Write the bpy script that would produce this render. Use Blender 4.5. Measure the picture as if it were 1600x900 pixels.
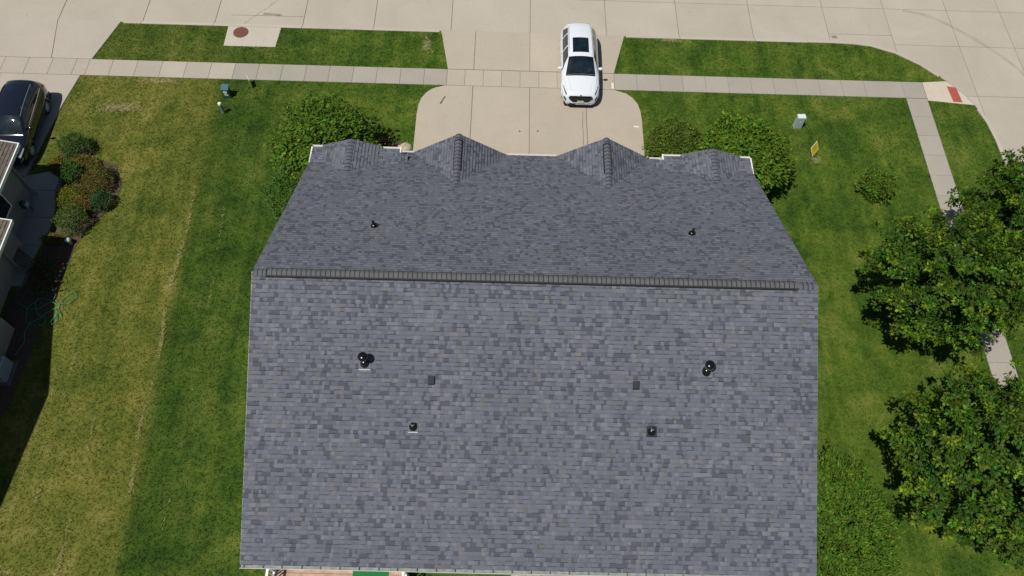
import bpy, bmesh, math, random
import numpy as np
from mathutils import Vector, Matrix, noise as mnoise

random.seed(7); rng = np.random.default_rng(7)
for o in list(bpy.data.objects): bpy.data.objects.remove(o, do_unlink=True)
scene = bpy.context.scene
C = scene.collection
R = math.radians

# ------------------------------------------------------------------ camera
cd = bpy.data.cameras.new('camera'); cam = bpy.data.objects.new('camera', cd); C.objects.link(cam)
cd.sensor_fit = 'HORIZONTAL'; cd.sensor_width = 36.0; cd.lens = 36.0*1210.4/1600.0
cd.clip_start = 0.1; cd.clip_end = 3000
P_, ROLL, YAW = R(60.633), R(2.499), R(1.212)
fw = Vector((math.sin(YAW)*math.cos(P_), math.cos(YAW)*math.cos(P_), -math.sin(P_)))
rt = Vector((math.cos(YAW), -math.sin(YAW), 0)); up = rt.cross(fw)
r2 = rt*math.cos(ROLL)+up*math.sin(ROLL); u2 = -rt*math.sin(ROLL)+up*math.cos(ROLL)
M = Matrix((r2, u2, -fw)).transposed().to_4x4()
M.translation = Vector((-1.061, -12.919, 29.554))
cam.matrix_world = M
scene.camera = cam

# ------------------------------------------------------------------ light
SUN_AZ, SUN_EL = R(41), R(64.5)           # shadows run towards +x, +y
sd = Vector((math.cos(SUN_EL)*math.cos(SUN_AZ), math.cos(SUN_EL)*math.sin(SUN_AZ), -math.sin(SUN_EL)))
sl = bpy.data.lights.new('sun', 'SUN'); sl.energy = 4.4; sl.angle = R(0.55); sl.color = (1.0, 0.955, 0.88)
so = bpy.data.objects.new('sun', sl); C.objects.link(so); so.location = (-20, -20, 60)
so.rotation_euler = sd.to_track_quat('-Z', 'Y').to_euler()
w = bpy.data.worlds.new('World'); scene.world = w; w.use_nodes = True
nt = w.node_tree; nt.nodes.clear()
sky = nt.nodes.new('ShaderNodeTexSky'); sky.sky_type = 'NISHITA'; sky.sun_disc = False
sky.sun_elevation = SUN_EL; sky.sun_rotation = R(228); sky.air_density = 1.0; sky.dust_density = 0.6
bg = nt.nodes.new('ShaderNodeBackground'); bg.inputs[1].default_value = 0.05
wo = nt.nodes.new('ShaderNodeOutputWorld')
nt.links.new(sky.outputs[0], bg.inputs[0]); nt.links.new(bg.outputs[0], wo.inputs[0])
scene.view_settings.view_transform = 'Standard'; scene.view_settings.look = 'None'
scene.view_settings.gamma = 1.0; scene.view_settings.exposure = 0.0
scene.render.engine = 'CYCLES'

# ------------------------------------------------------------------ materials
def mat(name): 
    m = bpy.data.materials.new(name); m.use_nodes = True
    t = m.node_tree; b = t.nodes['Principled BSDF']
    return m, t, b
def N(t, typ, **kw):
    n = t.nodes.new(typ)
    for k, v in kw.items():
        if k.startswith('i_'): n.inputs[k[2:].replace('_', ' ')].default_value = v
        else: setattr(n, k, v)
    return n
def L(t, a, b): t.links.new(a, b)
def tnoise(t, co, scale, detail=4, rough=.6, dist=0.):
    n = N(t, 'ShaderNodeTexNoise'); n.inputs['Scale'].default_value = scale; n.inputs['Detail'].default_value = detail
    n.inputs['Roughness'].default_value = rough; n.inputs['Distortion'].default_value = dist
    L(t, co, n.inputs['Vector']); return n.outputs['Fac']
def ramp(t, fac, stops):
    r = N(t, 'ShaderNodeValToRGB'); e = r.color_ramp.elements
    while len(e) < len(stops): e.new(.5)
    for k, (p, c) in enumerate(stops):
        e[k].position = p; e[k].color = (*c, 1) if len(c) == 3 else c
    L(t, fac, r.inputs[0]); return r.outputs[0]
def mixc(t, a, b, fac=0.5, mode='MIX'):
    n = N(t, 'ShaderNodeMix', data_type='RGBA', blend_type=mode)
    for s, v in ((6, a), (7, b), (0, fac)):
        if hasattr(v, 'links') or hasattr(v, 'is_linked'): L(t, v, n.inputs[s])
        else: n.inputs[s].default_value = (*v, 1) if isinstance(v, tuple) and len(v) == 3 else v
    return n.outputs[2]
def math_(t, op, a, b=None, c=None):
    n = N(t, 'ShaderNodeMath', operation=op)
    for s, v in enumerate((a, b, c)):
        if v is None: continue
        if hasattr(v, 'is_linked'): L(t, v, n.inputs[s])
        else: n.inputs[s].default_value = v
    return n.outputs[0]
def bump(t, b, h, strength=.4, dist=.02):
    n = N(t, 'ShaderNodeBump'); n.inputs['Strength'].default_value = strength; n.inputs['Distance'].default_value = dist
    L(t, h, n.inputs['Height']); L(t, n.outputs[0], b.inputs['Normal'])
def simple(name, col, rough=.6, metal=0., coat=0., var=.12, scale=30., bumpy=0.):
    m, t, b = mat(name)
    g = N(t, 'ShaderNodeNewGeometry').outputs['Position']
    f = tnoise(t, g, scale, 5)
    lo = tuple(c*(1-var) for c in col); hi = tuple(min(1, c*(1+var)) for c in col)
    L(t, ramp(t, f, [(.3, lo), (.7, hi)]), b.inputs['Base Color'])
    b.inputs['Roughness'].default_value = rough; b.inputs['Metallic'].default_value = metal
    if coat: b.inputs['Coat Weight'].default_value = coat; b.inputs['Coat Roughness'].default_value = .04
    if bumpy: bump(t, b, f, bumpy, .02)
    return m
def concrete(name, c1, c2, warm=(.40, .33, .25), speck=.5):
    m, t, b = mat(name)
    g = N(t, 'ShaderNodeNewGeometry').outputs['Position']
    oi = N(t, 'ShaderNodeObjectInfo').outputs['Random']
    mp = N(t, 'ShaderNodeVectorMath', operation='ADD'); L(t, g, mp.inputs[0])
    cb = N(t, 'ShaderNodeCombineXYZ'); L(t, math_(t, 'MULTIPLY', oi, 37.), cb.inputs[0]); L(t, cb.outputs[0], mp.inputs[1]); p = mp.outputs[0]
    big = ramp(t, tnoise(t, p, .35, 5, .65, .6), [(.3, c1), (.72, c2)])
    st = ramp(t, tnoise(t, p, .9, 7, .72, 1.2), [(.52, (0, 0, 0)), (.78, (1, 1, 1))])
    c = mixc(t, big, warm, math_(t, 'MULTIPLY', st, .45))
    fine = ramp(t, tnoise(t, g, 9., 8, .75), [(.25, (.90, .90, .90)), (.75, (1.08, 1.08, 1.08))])
    c = mixc(t, c, fine, 1.0, 'MULTIPLY')
    spots = ramp(t, tnoise(t, g, 3.3, 3, .5), [(.22, (.72, .70, .68)), (.30, (1, 1, 1))])
    c = mixc(t, c, spots, speck, 'MULTIPLY')
    per = ramp(t, oi, [(0., (.955, .95, .945)), (1., (1.03, 1.03, 1.03))])
    c = mixc(t, c, per, 1.0, 'MULTIPLY')
    L(t, c, b.inputs['Base Color']); b.inputs['Roughness'].default_value = .9
    bump(t, b, tnoise(t, g, 40., 6, .7), .25, .01)
    return m

M_STREET = concrete('street_concrete', (.368, .332, .272), (.420, .382, .316))
M_WALK = concrete('sidewalk_concrete', (.30, .277, .236), (.345, .32, .272), warm=(.31, .265, .215))
M_WALKW = concrete('warm_sidewalk_concrete', (.355, .318, .264), (.405, .36, .30))
M_DRIVE = concrete('driveway_concrete', (.375, .328, .264), (.42, .368, .296), warm=(.34, .29, .225))
M_PAD = concrete('new_concrete', (.42, .38, .315), (.47, .43, .355), speck=.8)
M_RAMP = concrete('pale_ramp_concrete', (.50, .44, .355), (.54, .48, .395), speck=.2)
M_CURB = concrete('curb_concrete', (.40, .365, .30), (.45, .41, .34))
M_JOINT = simple('joint_filler', (.17, .15, .125), .95, var=.3, scale=6)
M_SOIL = simple('soil', (.10, .085, .045), .95, var=.35, scale=3)
M_MULCH = simple('mulch', (.075, .05, .032), .95, var=.5, scale=14, bumpy=.8)
M_WHITE = simple('white_trim', (.78, .78, .76), .45, var=.05)
M_GALV = simple('galvanised_metal', (.42, .44, .45), .5, .35, var=.15)
M_BLACK = simple('black_plastic', (.006, .006, .007), .22, var=.2)
M_MESH = simple('vent_black', (.012, .012, .014), .8, var=.2)
M_SIDING = simple('grey_siding', (.33, .33, .31), .7, var=.06, scale=4)
M_NSIDING = simple('beige_siding', (.25, .235, .205), .75, var=.08, scale=3)
M_GLASS = simple('dark_window_glass', (.02, .025, .03), .05, var=.1)
M_BARK = simple('bark', (.10, .075, .055), .9, var=.35, scale=12, bumpy=.8)
M_GREENBOX = simple('green_painted_steel', (.008, .045, .042), .4, var=.12)
M_GREENPOST = simple('green_plastic', (.085, .14, .105), .5, var=.15)
M_CREAM = simple('cream_plastic', (.62, .64, .50), .5, var=.06)
M_GREYBOX = simple('grey_blue_steel', (.40, .47, .50), .42, var=.05)
M_YELLOW = simple('yellow_sign', (.62, .50, .008), .45, var=.06)
M_INK = simple('dark_print', (.16, .13, .02), .6, var=.1)
M_PALE = simple('pale_print', (.62, .66, .60), .6, var=.06)
M_RED = simple('red_tactile', (.34, .075, .05), .75, var=.12, scale=5)
M_RUST = simple('rusty_iron', (.14, .058, .04), .8, var=.3, scale=18, bumpy=.4)
M_HOSE = simple('green_hose', (.02, .26, .13), .4, var=.1)
M_WOOD = simple('weathered_deck_wood', (.40, .27, .20), .8, var=.3, scale=4, bumpy=.2)
M_MAT = simple('green_turf_mat', (.01, .14, .035), .95, var=.25, scale=60)
M_STONE = simple('tan_stone', (.40, .33, .24), .85, var=.25, scale=4, bumpy=.5)
M_TAR = simple('tar', (.10, .09, .08), .7, var=.2)
M_GRIT = simple('gutter_grit', (.22, .235, .225), .8, var=.3, scale=5)
M_AC = simple('grey_steel', (.30, .34, .40), .45, .2, var=.1)

def attr_mat(name, rough, trans=0., mul=1.0, fine=0., bumpy=0.):
    m, t, b = mat(name)
    a = N(t, 'ShaderNodeAttribute'); a.attribute_name = 'Col'
    c = a.outputs['Color']
    if fine:
        g = N(t, 'ShaderNodeNewGeometry').outputs['Position']
        f = tnoise(t, g, 22., 6, .8)
        c = mixc(t, c, ramp(t, f, [(.2, (1-fine,)*3), (.8, (1+fine,)*3)]), 1., 'MULTIPLY')
        # broad weathering
        f2 = tnoise(t, g, .5, 5, .6)
        c = mixc(t, c, ramp(t, f2, [(.25, (.9, .91, .93)), (.75, (1.09, 1.07, 1.03))]), 1., 'MULTIPLY')
        if bumpy: bump(t, b, tnoise(t, g, 60., 4, .8), bumpy, .006)
    L(t, c, b.inputs['Base Color']); b.inputs['Roughness'].default_value = rough
    if trans:
        out = t.nodes['Material Output']
        tr = N(t, 'ShaderNodeBsdfTranslucent'); L(t, mixc(t, c, (1.3, 1.25, .5), 1., 'MULTIPLY'), tr.inputs[0])
        mx = N(t, 'ShaderNodeMixShader'); mx.inputs[0].default_value = trans
        L(t, b.outputs[0], mx.inputs[1]); L(t, tr.outputs[0], mx.inputs[2]); L(t, mx.outputs[0], out.inputs[0])
        b.inputs['Specular IOR Level'].default_value = .16
    return m
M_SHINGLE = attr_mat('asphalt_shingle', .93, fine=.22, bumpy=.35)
M_LEAF = attr_mat('leaf', .6, trans=.22)

def lawn_mat(name, blades):
    m, t, b = mat(name)
    g = N(t, 'ShaderNodeNewGeometry').outputs['Position']
    s = N(t, 'ShaderNodeSeparateXYZ'); L(t, g, s.inputs[0])
    n1 = tnoise(t, g, .22, 5, .6); n2 = tnoise(t, g, 1.1, 6, .65, .5); n3 = tnoise(t, g, 5.5, 5, .7); n4 = tnoise(t, g, 22., 3, .7)
    # mowing direction, faint
    mp = N(t, 'ShaderNodeMapping'); mp.inputs['Rotation'].default_value = (0, 0, R(3)); mp.inputs['Scale'].default_value = (1.1, .07, 1); L(t, g, mp.inputs[0])
    ns = tnoise(t, mp.outputs[0], 1.6, 3, .5)
    n0 = tnoise(t, g, .45, 4, .55, .8)
    v = .5
    for nn, k in ((n0, .72), (n2, .62), (n3, .5), (ns, .5)): v = math_(t, 'ADD', v, math_(t, 'MULTIPLY', math_(t, 'SUBTRACT', nn, .5), k))
    green = ramp(t, v, [(.26, (.024, .056, .004)), (.43, (.044, .090, .007)), (.58, (.076, .122, .012)), (.74, (.126, .152, .026))])
    dry = ramp(t, v, [(.26, (.052, .082, .008)), (.43, (.096, .114, .015)), (.58, (.138, .144, .025)), (.74, (.200, .186, .050))])
    # the neighbour's lawn is drier: west of a wobbling line at x about -15.4
    edge = math_(t, 'ADD', s.outputs[0], math_(t, 'MULTIPLY', math_(t, 'SUBTRACT', n2, .5), 1.0))
    ymod = math_(t, 'MULTIPLY', math_(t, 'ADD', s.outputs[1], 0.), .045)
    edge = math_(t, 'ADD', edge, ymod)
    mk = N(t, 'ShaderNodeMapRange', interpolation_type='SMOOTHSTEP'); mk.inputs[1].default_value = -15.45; mk.inputs[2].default_value = -14.7; mk.inputs[3].default_value = 1; mk.inputs[4].default_value = 0
    L(t, edge, mk.inputs[0]); mk = mk.outputs[0]
    patch = ramp(t, n1, [(.34, (0, 0, 0)), (.58, (1, 1, 1))])
    mk = math_(t, 'MULTIPLY', mk, math_(t, 'ADD', .62, math_(t, 'MULTIPLY', patch, .38)))
    strip = N(t, 'ShaderNodeMapRange'); strip.inputs[1].default_value = 16.2; strip.inputs[2].default_value = 16.8; strip.inputs[3].default_value = 1; strip.inputs[4].default_value = .35
    L(t, s.outputs[1], strip.inputs[0]); mk = math_(t, 'MULTIPLY', mk, strip.outputs[0])
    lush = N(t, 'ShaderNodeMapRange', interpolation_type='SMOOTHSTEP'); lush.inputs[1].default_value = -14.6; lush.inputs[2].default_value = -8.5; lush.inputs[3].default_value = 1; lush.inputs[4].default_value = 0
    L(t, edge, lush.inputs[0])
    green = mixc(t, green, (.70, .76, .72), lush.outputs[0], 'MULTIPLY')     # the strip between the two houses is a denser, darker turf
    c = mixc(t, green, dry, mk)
    f = ramp(t, n4, [(.25, (.84, .85, .84)), (.75, (1.16, 1.14, 1.1))])
    c = mixc(t, c, f, 1., 'MULTIPLY')
    # worn straw-coloured spots with a shape of their own
    for (cx, cy, rx, ry, th) in ((14.0, 11.35, .5, .4, .50), (-5.45, 18.4, .42, 1.0, .50), (-20.3, 13.5, 1.6, .5, .56), (7.6, 19.25, 1.3, .28, .52), (16.5, 9.1, .6, .35, .48), (-18.9, 15.3, 1.8, .3, .5), (-19.8, -9.5, 3, 1.5, .6)):
        q = N(t, 'ShaderNodeVectorMath', operation='SUBTRACT'); L(t, g, q.inputs[0]); q.inputs[1].default_value = (cx, cy, 0)
        q2 = N(t, 'ShaderNodeVectorMath', operation='DIVIDE'); L(t, q.outputs[0], q2.inputs[0]); q2.inputs[1].default_value = (rx, ry, 5)
        ln = N(t, 'ShaderNodeVectorMath', operation='LENGTH'); L(t, q2.outputs[0], ln.inputs[0])
        d = math_(t, 'SUBTRACT', math_(t, 'ADD', math_(t, 'MULTIPLY', n3, 3.2), -.95), ln.outputs['Value'])
        d = math_(t, 'MULTIPLY', d, 2.2); dn = N(t, 'ShaderNodeClamp'); L(t, d, dn.inputs[0])
        c = mixc(t, c, (.30, .24, .13), math_(t, 'MULTIPLY', dn.outputs[0], .6))
    L(t, c, b.inputs['Base Color']); b.inputs['Roughness'].default_value = .8
    b.inputs['Specular IOR Level'].default_value = .2
    if not blades: bump(t, b, tnoise(t, g, 26., 5, .8), .8, .04)
    else:
        out = t.nodes['Material Output']; tr = N(t, 'ShaderNodeBsdfTranslucent'); L(t, c, tr.inputs[0])
        mx = N(t, 'ShaderNodeMixShader'); mx.inputs[0].default_value = .42
        L(t, b.outputs[0], mx.inputs[1]); L(t, tr.outputs[0], mx.inputs[2]); L(t, mx.outputs[0], out.inputs[0])
    return m
M_LAWN = lawn_mat('lawn_ground', False); M_BLADE = lawn_mat('lawn_blades', True)

# ------------------------------------------------------------------ helpers
def tag(o, label=None, cat=None, group=None, kind=None):
    if label: o['label'] = label
    if cat: o['category'] = cat
    if group: o['group'] = group
    if kind: o['kind'] = kind
    return o
def empty(name, loc=(0, 0, 0), rz=0., parent=None):
    o = bpy.data.objects.new(name, None); C.objects.link(o); o.location = loc; o.rotation_euler = (0, 0, rz); o.parent = parent
    o.empty_display_size = .2
    return o
def obj(name, me, m=None, parent=None):
    o = bpy.data.objects.new(name, me); C.objects.link(o)
    if m and not me.materials: me.materials.append(m)
    o.parent = parent; return o
def np_mesh(name, V, F, col=None, smooth=False):
    V = np.asarray(V, np.float32); F = np.asarray(F, np.int32); k = F.shape[1]
    me = bpy.data.meshes.new(name); me.vertices.add(len(V)); me.vertices.foreach_set('co', V.ravel())
    me.loops.add(F.size); me.loops.foreach_set('vertex_index', F.ravel())
    me.polygons.add(len(F)); me.polygons.foreach_set('loop_start', np.arange(0, F.size, k, dtype=np.int32))
    try: me.polygons.foreach_set('loop_total', np.full(len(F), k, np.int32))
    except Exception: pass
    if smooth: me.polygons.foreach_set('use_smooth', np.ones(len(F), bool))
    me.update(calc_edges=True)
    if col is not None:
        a = me.color_attributes.new('Col', 'FLOAT_COLOR', 'POINT')
        c = np.ones((len(V), 4), np.float32); c[:, :3] = col; a.data.foreach_set('color', c.ravel())
    me.validate(); return me
class MB:
    def __init__(s): s.v = []; s.f = []
    def add(s, vs, fs):
        n = len(s.v); s.v += [tuple(v) for v in vs]; s.f += [tuple(i+n for i in f) for f in fs]; return s
    def box(s, a, b, ch=0.):
        (x0, y0, z0), (x1, y1, z1) = a, b
        if ch:
            return s.prism([(x0, y0), (x1, y0), (x1, y1), (x0, y1)], z0, z1, ch)
        return s.add([(x0,y0,z0),(x1,y0,z0),(x1,y1,z0),(x0,y1,z0),(x0,y0,z1),(x1,y0,z1),(x1,y1,z1),(x0,y1,z1)],
                     [(0,3,2,1),(4,5,6,7),(0,1,5,4),(1,2,6,5),(2,3,7,6),(3,0,4,7)])
    def obox(s, c, X, Y, Z, hx, hy, hz):
        c, X, Y, Z = Vector(c), Vector(X), Vector(Y), Vector(Z)
        vs = [c+X*(a*hx)+Y*(b*hy)+Z*(d*hz) for d in (-1, 1) for a, b in ((-1,-1),(1,-1),(1,1),(-1,1))]
        return s.add(vs, [(0,3,2,1),(4,5,6,7),(0,1,5,4),(1,2,6,5),(2,3,7,6),(3,0,4,7)])
    def prism(s, poly, z0, z1, ch=0.):
        n = len(poly)
        area = sum(poly[i][0]*poly[(i+1) % n][1]-poly[(i+1) % n][0]*poly[i][1] for i in range(n))
        if area < 0: poly = poly[::-1]
        zf = z1 if callable(z1) else (lambda x, y: z1)
        zb = z0 if callable(z0) else (lambda x, y: z0)
        ins = []
        for i in range(n):
            p, q, r = Vector(poly[i-1]), Vector(poly[i]), Vector(poly[(i+1) % n])
            d1 = (q-p).normalized(); d2 = (r-q).normalized()
            n1 = Vector((-d1.y, d1.x)); n2 = Vector((-d2.y, d2.x)); m = n1+n2
            k = m.length_squared
            ins.append(q+m*(2*ch/k) if k > 1e-6 else q)
        vs = [(p[0], p[1], zb(*p)) for p in poly]+[(p[0], p[1], zf(*p)-ch) for p in poly]
        fs = [tuple(range(n-1, -1, -1))]+[(i, (i+1) % n, n+(i+1) % n, n+i) for i in range(n)]
        if ch:
            vs += [(q.x, q.y, zf(q.x, q.y)) for q in ins]
            fs += [(n+i, n+(i+1) % n, 2*n+(i+1) % n, 2*n+i) for i in range(n)]+[tuple(range(2*n, 3*n))]
        else: fs.append(tuple(range(n, 2*n)))
        return s.add(vs, fs)
    def tube(s, pts, rad, seg=8, cap=True):
        pts = [Vector(p) for p in pts]; n = len(pts)
        if not hasattr(rad, '__len__'): rad = [rad]*n
        base = len(s.v); prev = None
        for i, p in enumerate(pts):
            d = (pts[min(i+1, n-1)]-pts[max(i-1, 0)]).normalized()
            a = prev if prev is not None and abs(prev.dot(d)) < .99 else (Vector((1, 0, 0)) if abs(d.x) < .9 else Vector((0, 1, 0)))
            x = (a-d*a.dot(d)).normalized(); y = d.cross(x); prev = x
            for k in range(seg):
                t = 2*math.pi*k/seg; s.v.append(tuple(p+(x*math.cos(t)+y*math.sin(t))*rad[i]))
        for i in range(n-1):
            for k in range(seg):
                a = base+i*seg+k; b = base+i*seg+(k+1) % seg; s.f.append((a, b, b+seg, a+seg))
        if cap:
            s.f.append(tuple(base+k for k in range(seg-1, -1, -1))); s.f.append(tuple(base+(n-1)*seg+k for k in range(seg)))
        return s
    def lathe(s, prof, c=(0, 0, 0), axis='Z', seg=20):
        base = len(s.v); n = len(prof)
        for r, h in prof:
            for k in range(seg):
                t = 2*math.pi*k/seg; a, b = r*math.cos(t), r*math.sin(t)
                v = (a, b, h) if axis == 'Z' else (h, a, b)
                s.v.append((v[0]+c[0], v[1]+c[1], v[2]+c[2]))
        for i in range(n-1):
            for k in range(seg):
                a = base+i*seg+k; b = base+i*seg+(k+1) % seg; s.f.append((a, b, b+seg, a+seg))
        return s
    def build(s, name, m, parent=None, smooth=False, fix=True):
        me = bpy.data.meshes.new(name); me.from_pydata(s.v, [], s.f)
        if fix:
            bm = bmesh.new(); bm.from_mesh(me); bmesh.ops.recalc_face_normals(bm, faces=bm.faces); bm.to_mesh(me); bm.free()
        if smooth: me.polygons.foreach_set('use_smooth', np.ones(len(me.polygons), bool))
        me.update(); return obj(name, me, m, parent)
def inpoly(P, poly):
    x, y = P[:, 0], P[:, 1]; r = np.zeros(len(P), bool); n = len(poly)
    for i in range(n):
        x0, y0 = poly[i]; x1, y1 = poly[(i+1) % n]
        if y0 == y1: continue
        c = ((y0 > y) != (y1 > y)) & (x < (x1-x0)*(y-y0)/(y1-y0)+x0); r ^= c
    return r
def unit(a): return a/(np.linalg.norm(a, axis=1, keepdims=True)+1e-9)

# ------------------------------------------------------------------ ground, street, walks
gr = MB().prism([(-700, -700), (700, -700), (700, 700), (-700, 700)], -.9, -.42).build('ground', M_LAWN); tag(gr, kind='structure')

# raised block of lawn with a rounded street corner
CURVE = [(15.0, 19.46), (16.3, 19.46), (17.4, 19.42), (18.4, 19.28), (19.6, 18.80), (20.75, 17.98), (21.55, 17.15), (22.1, 16.5), (22.65, 15.7), (23.0, 14.9), (23.25, 14.0), (23.38, 12.8), (23.40, 11.5)]
BLOCK = [(-90, 19.44)]+CURVE+[(23.40, -60), (-90, -60)]
lawn = MB().prism(BLOCK, -.5, -.035).build('lawn', M_LAWN); tag(lawn, kind='structure')

STREET_Z = -.115
street = MB().prism([(-120, 18.0), (14.5, 18.0), (14.5, 9), (18, 9), (18, -80), (60, -80), (60, 40), (-120, 40)], -.40, STREET_Z-.03).build('street', M_JOINT); tag(street, kind='structure')
xs = [-50, -45.4, -41, -37, -33, -29.3, -25.32, -20.82, -16.97, -12.25, -8.43, -4.27, .01, 4.14, 8.07, 12.14, 16.3, 19.76, 23.3, 26.3, 30.2, 34.2, 38.2]
G = .012
def slab(parent, poly, zb, zt, m, name='slab', ch=.012):
    return MB().prism(poly, zb, zt, ch).build(name, m, parent)
def rect(x0, y0, x1, y1, g=G): return [(x0+g, y0+g), (x1-g, y0+g), (x1-g, y1-g), (x0+g, y1-g)]
for i in range(len(xs)-1):
    a, b = xs[i], xs[i+1]
    ys = [18.3, 22.3, 26.2, 30.2] if b <= 16.4 else ([16.0, 20.19, 22.3, 26.2, 30.2] if b < 20 else ([9, 12.0, 15.9, 19.5, 22.3, 26.2, 30.2] if b > 23.4 else [9.0, 12.0, 15.9, 19.5, 22.3, 26.2, 30.2]))
    if b > 20: ys = [-22, -18, -14, -10, -6, -2, 2, 5.5]+ys
    for j in range(len(ys)-1):
        aa = a if not (b <= 23.4 and b > 20 and ys[j+1] < 15) else 22.6
        slab(street, rect(aa, ys[j], b, ys[j+1]), -.35, STREET_Z, M_STREET)

def offset_path(path, d):
    out = []
    for i, p in enumerate(path):
        a = Vector(path[max(i-1, 0)]); b = Vector(path[min(i+1, len(path)-1)]); t = (b-a).normalized()
        out.append((p[0]-t.y*d, p[1]+t.x*d))
    return out
def curb_piece(path, zt=.005):
    o1 = offset_path(path, -.10); o2 = offset_path(path, .06)
    n = len(path); vs = []; fs = []
    for (x, y), (u, v) in zip(o1, o2):
        vs += [(x, y, -.3), (x, y, zt-.02), (x+(u-x)*-.0, y, zt), (u+(u-x)*.15, v+(v-y)*.15, zt-.01), (u+(u-x)*.55, v+(v-y)*.55, STREET_Z+.01), (u+(u-x)*.55, v+(v-y)*.55, -.3)]
    for i in range(n-1):
        for k in range(5): fs.append((i*6+k, i*6+k+1, i*6+7+k, i*6+6+k))
    return MB().add(vs, fs).build('curb_stone', M_CURB, curb)
curb = empty('curb', (0, 0, 0)); tag(curb, kind='structure')
def line(x0, x1, y, n=2): return [(x0+(x1-x0)*k/(n-1), y) for k in range(n)]
segs = [-48, -44, -40, -36, -32.6]
for a, b in zip(segs[:-1], segs[1:]): curb_piece(line(a+.01, b-.01, 19.44))
segs = [-21.75, -20.82, -16.97, -12.25, -8.43, -4.85]
for a, b in zip(segs[:-1], segs[1:]): curb_piece(line(a+.01, b-.01, 19.44))
segs = [5.15, 8.07, 12.14, 15.0]
for a, b in zip(segs[:-1], segs[1:]): curb_piece(line(a+.01, b-.01, 19.44))
curb_piece(CURVE[:5]); curb_piece(CURVE[4:7]); curb_piece(CURVE[6:10], -.075); curb_piece(CURVE[9:])
segs = [11.5, 8, 4, 0, -4, -8, -12, -16]
for a, b in zip(segs[:-1], segs[1:]): curb_piece([(23.40, a-.01), (23.40, b+.01)])

walk = MB().prism([(-60, 15.54), (20.5, 15.54), (20.5, 16.66), (-60, 16.66)], -.3, -.024).add([], []).build('sidewalk', M_JOINT); tag(walk, kind='structure')
CONC = []     # polygons the grass keeps off
joints = [-60+1.22*k for k in range(0, 31)]+[-22.72]
joints = [j for j in joints if j < -23]+[-22.72, -21.52, -20.25, -18.97, -17.72, -16.45]
x = -16.45
while x < -5: x += 1.222; joints.append(x)
joints[-1] = -4.27
joints += [-3.35, -2.4, -1.45, -.5, .47, 1.42, 2.38, 3.35, 4.37]
x = 4.37
while x < 18.5: x += 1.185; joints.append(x)
joints[-1] = 19.40; joints.append(20.5)
for a, b in zip(joints[:-1], joints[1:]):
    m = M_DRIVE if -4.3 < a < 4.3 else (M_WALKW if -60 < a < -15.3 else M_WALK)
    slab(walk, rect(a, 15.54, b, 16.66, .006), -.2, 0., m, ch=.008)
CONC.append([(-60, 15.54), (20.5, 15.54), (20.5, 16.66), (-60, 16.66)])
slab(walk, [(20.52, 15.41), (22.86, 15.2), (22.6, 15.75), (22.05, 16.52), (21.80, 16.80), (20.52, 16.66)], -.2, lambda x, y: .002-.012*max(0, x-20.9), M_RAMP, 'ramp')
CONC.append([(20.5, 15.38), (23.2, 15.1), (22.0, 16.8), (20.5, 16.68)])
# second walk running beside the side street
walk2 = MB().prism([(19.42, -30), (20.52, -30), (20.52, 15.5), (19.42, 15.5)], -.3, -.026).build('side_sidewalk', M_JOINT); tag(walk2, kind='structure')
y = 15.52
while y > -22:
    y2 = y-1.235; slab(walk2, rect(19.42, y2, 20.50, y, .006), -.2, -.002, M_WALK, ch=.008); y = y2
CONC.append([(19.42, -30), (20.52, -30), (20.52, 15.5), (19.42, 15.5)])
# tactile plate with domes
tp = empty('tactile_plate', (22.02, 15.90, -.010)); tag(tp, 'red tactile warning plate set into the pale corner ramp', 'tactile plate')
tm = MB().prism([(-.27, .53), (.20, .46), (.27, -.56), (-.20, -.54)], -.02, lambda x, y: .010-.012*x, .004).build('plate', M_RED, tp)
dm = MB()
for i in range(6):
    for j in range(13):
        u = -.21+.072*i+.003*j; v = .42-.076*j; z = .009-.012*u
        dm.lathe([(.022, z), (.018, z+.008), (.0, z+.010)], (u, v, 0), seg=6)
tag(dm.build('dome', M_RED, tp), kind='stuff')

# our driveway
drive = MB().prism([(-5.5, 8.0), (5.5, 8.0), (5.5, 14.4), (4.9, 15.1), (4.2, 15.5), (-4.2, 15.5), (-4.9, 15.1), (-5.5, 14.4)], -.3, -.024).build('driveway', M_JOINT); tag(drive, kind='structure')
cl = [(-5.64, 13.6), (-5.6, 14.15), (-5.5, 14.6), (-5.27, 15.0), (-4.95, 15.3), (-4.35, 15.525)]
slab(drive, [(-5.64, 8.0), (-2.92, 8.0), (-2.92, 15.525)]+cl[::-1], -.2, .001, M_DRIVE)
slab(drive, rect(-2.9, 8.0, 0, 15.535, .01), -.2, .001, M_DRIVE)
slab(drive, rect(0, 8.0, 2.86, 15.535, .01), -.2, .001, M_DRIVE)
slab(drive, [(2.88, 8.0), (5.62, 8.0)]+[(-p[0], p[1]) for p in cl]+[(2.88, 15.525)], -.2, .001, M_DRIVE)
CONC.append([(-5.64, 8)]+cl+[(4.35, 15.53)]+[(-p[0], p[1]) for p in cl[::-1]]+[(5.64, 8)])
APZ = lambda x, y: .002-.020*max(0, min(1, (y-16.7)/2.8))**1.4
ap = MB().prism([(-4.2, 16.68), (4.3, 16.68), (4.9, 19.5), (-4.7, 19.5)], -.3, lambda x, y: APZ(x, y)-.014).build('driveway_apron', M_JOINT); tag(ap, kind='structure')
slab(ap, [(-4.26, 16.68), (-2.93, 16.68), (-2.93, 19.5), (-4.78, 19.5)], -.25, APZ, M_DRIVE)
slab(ap, rect(-2.91, 16.67, .0, 19.51, .01), -.25, APZ, M_DRIVE)
slab(ap, rect(.0, 16.67, 2.9, 19.51, .01), -.25, APZ, M_DRIVE)
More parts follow.
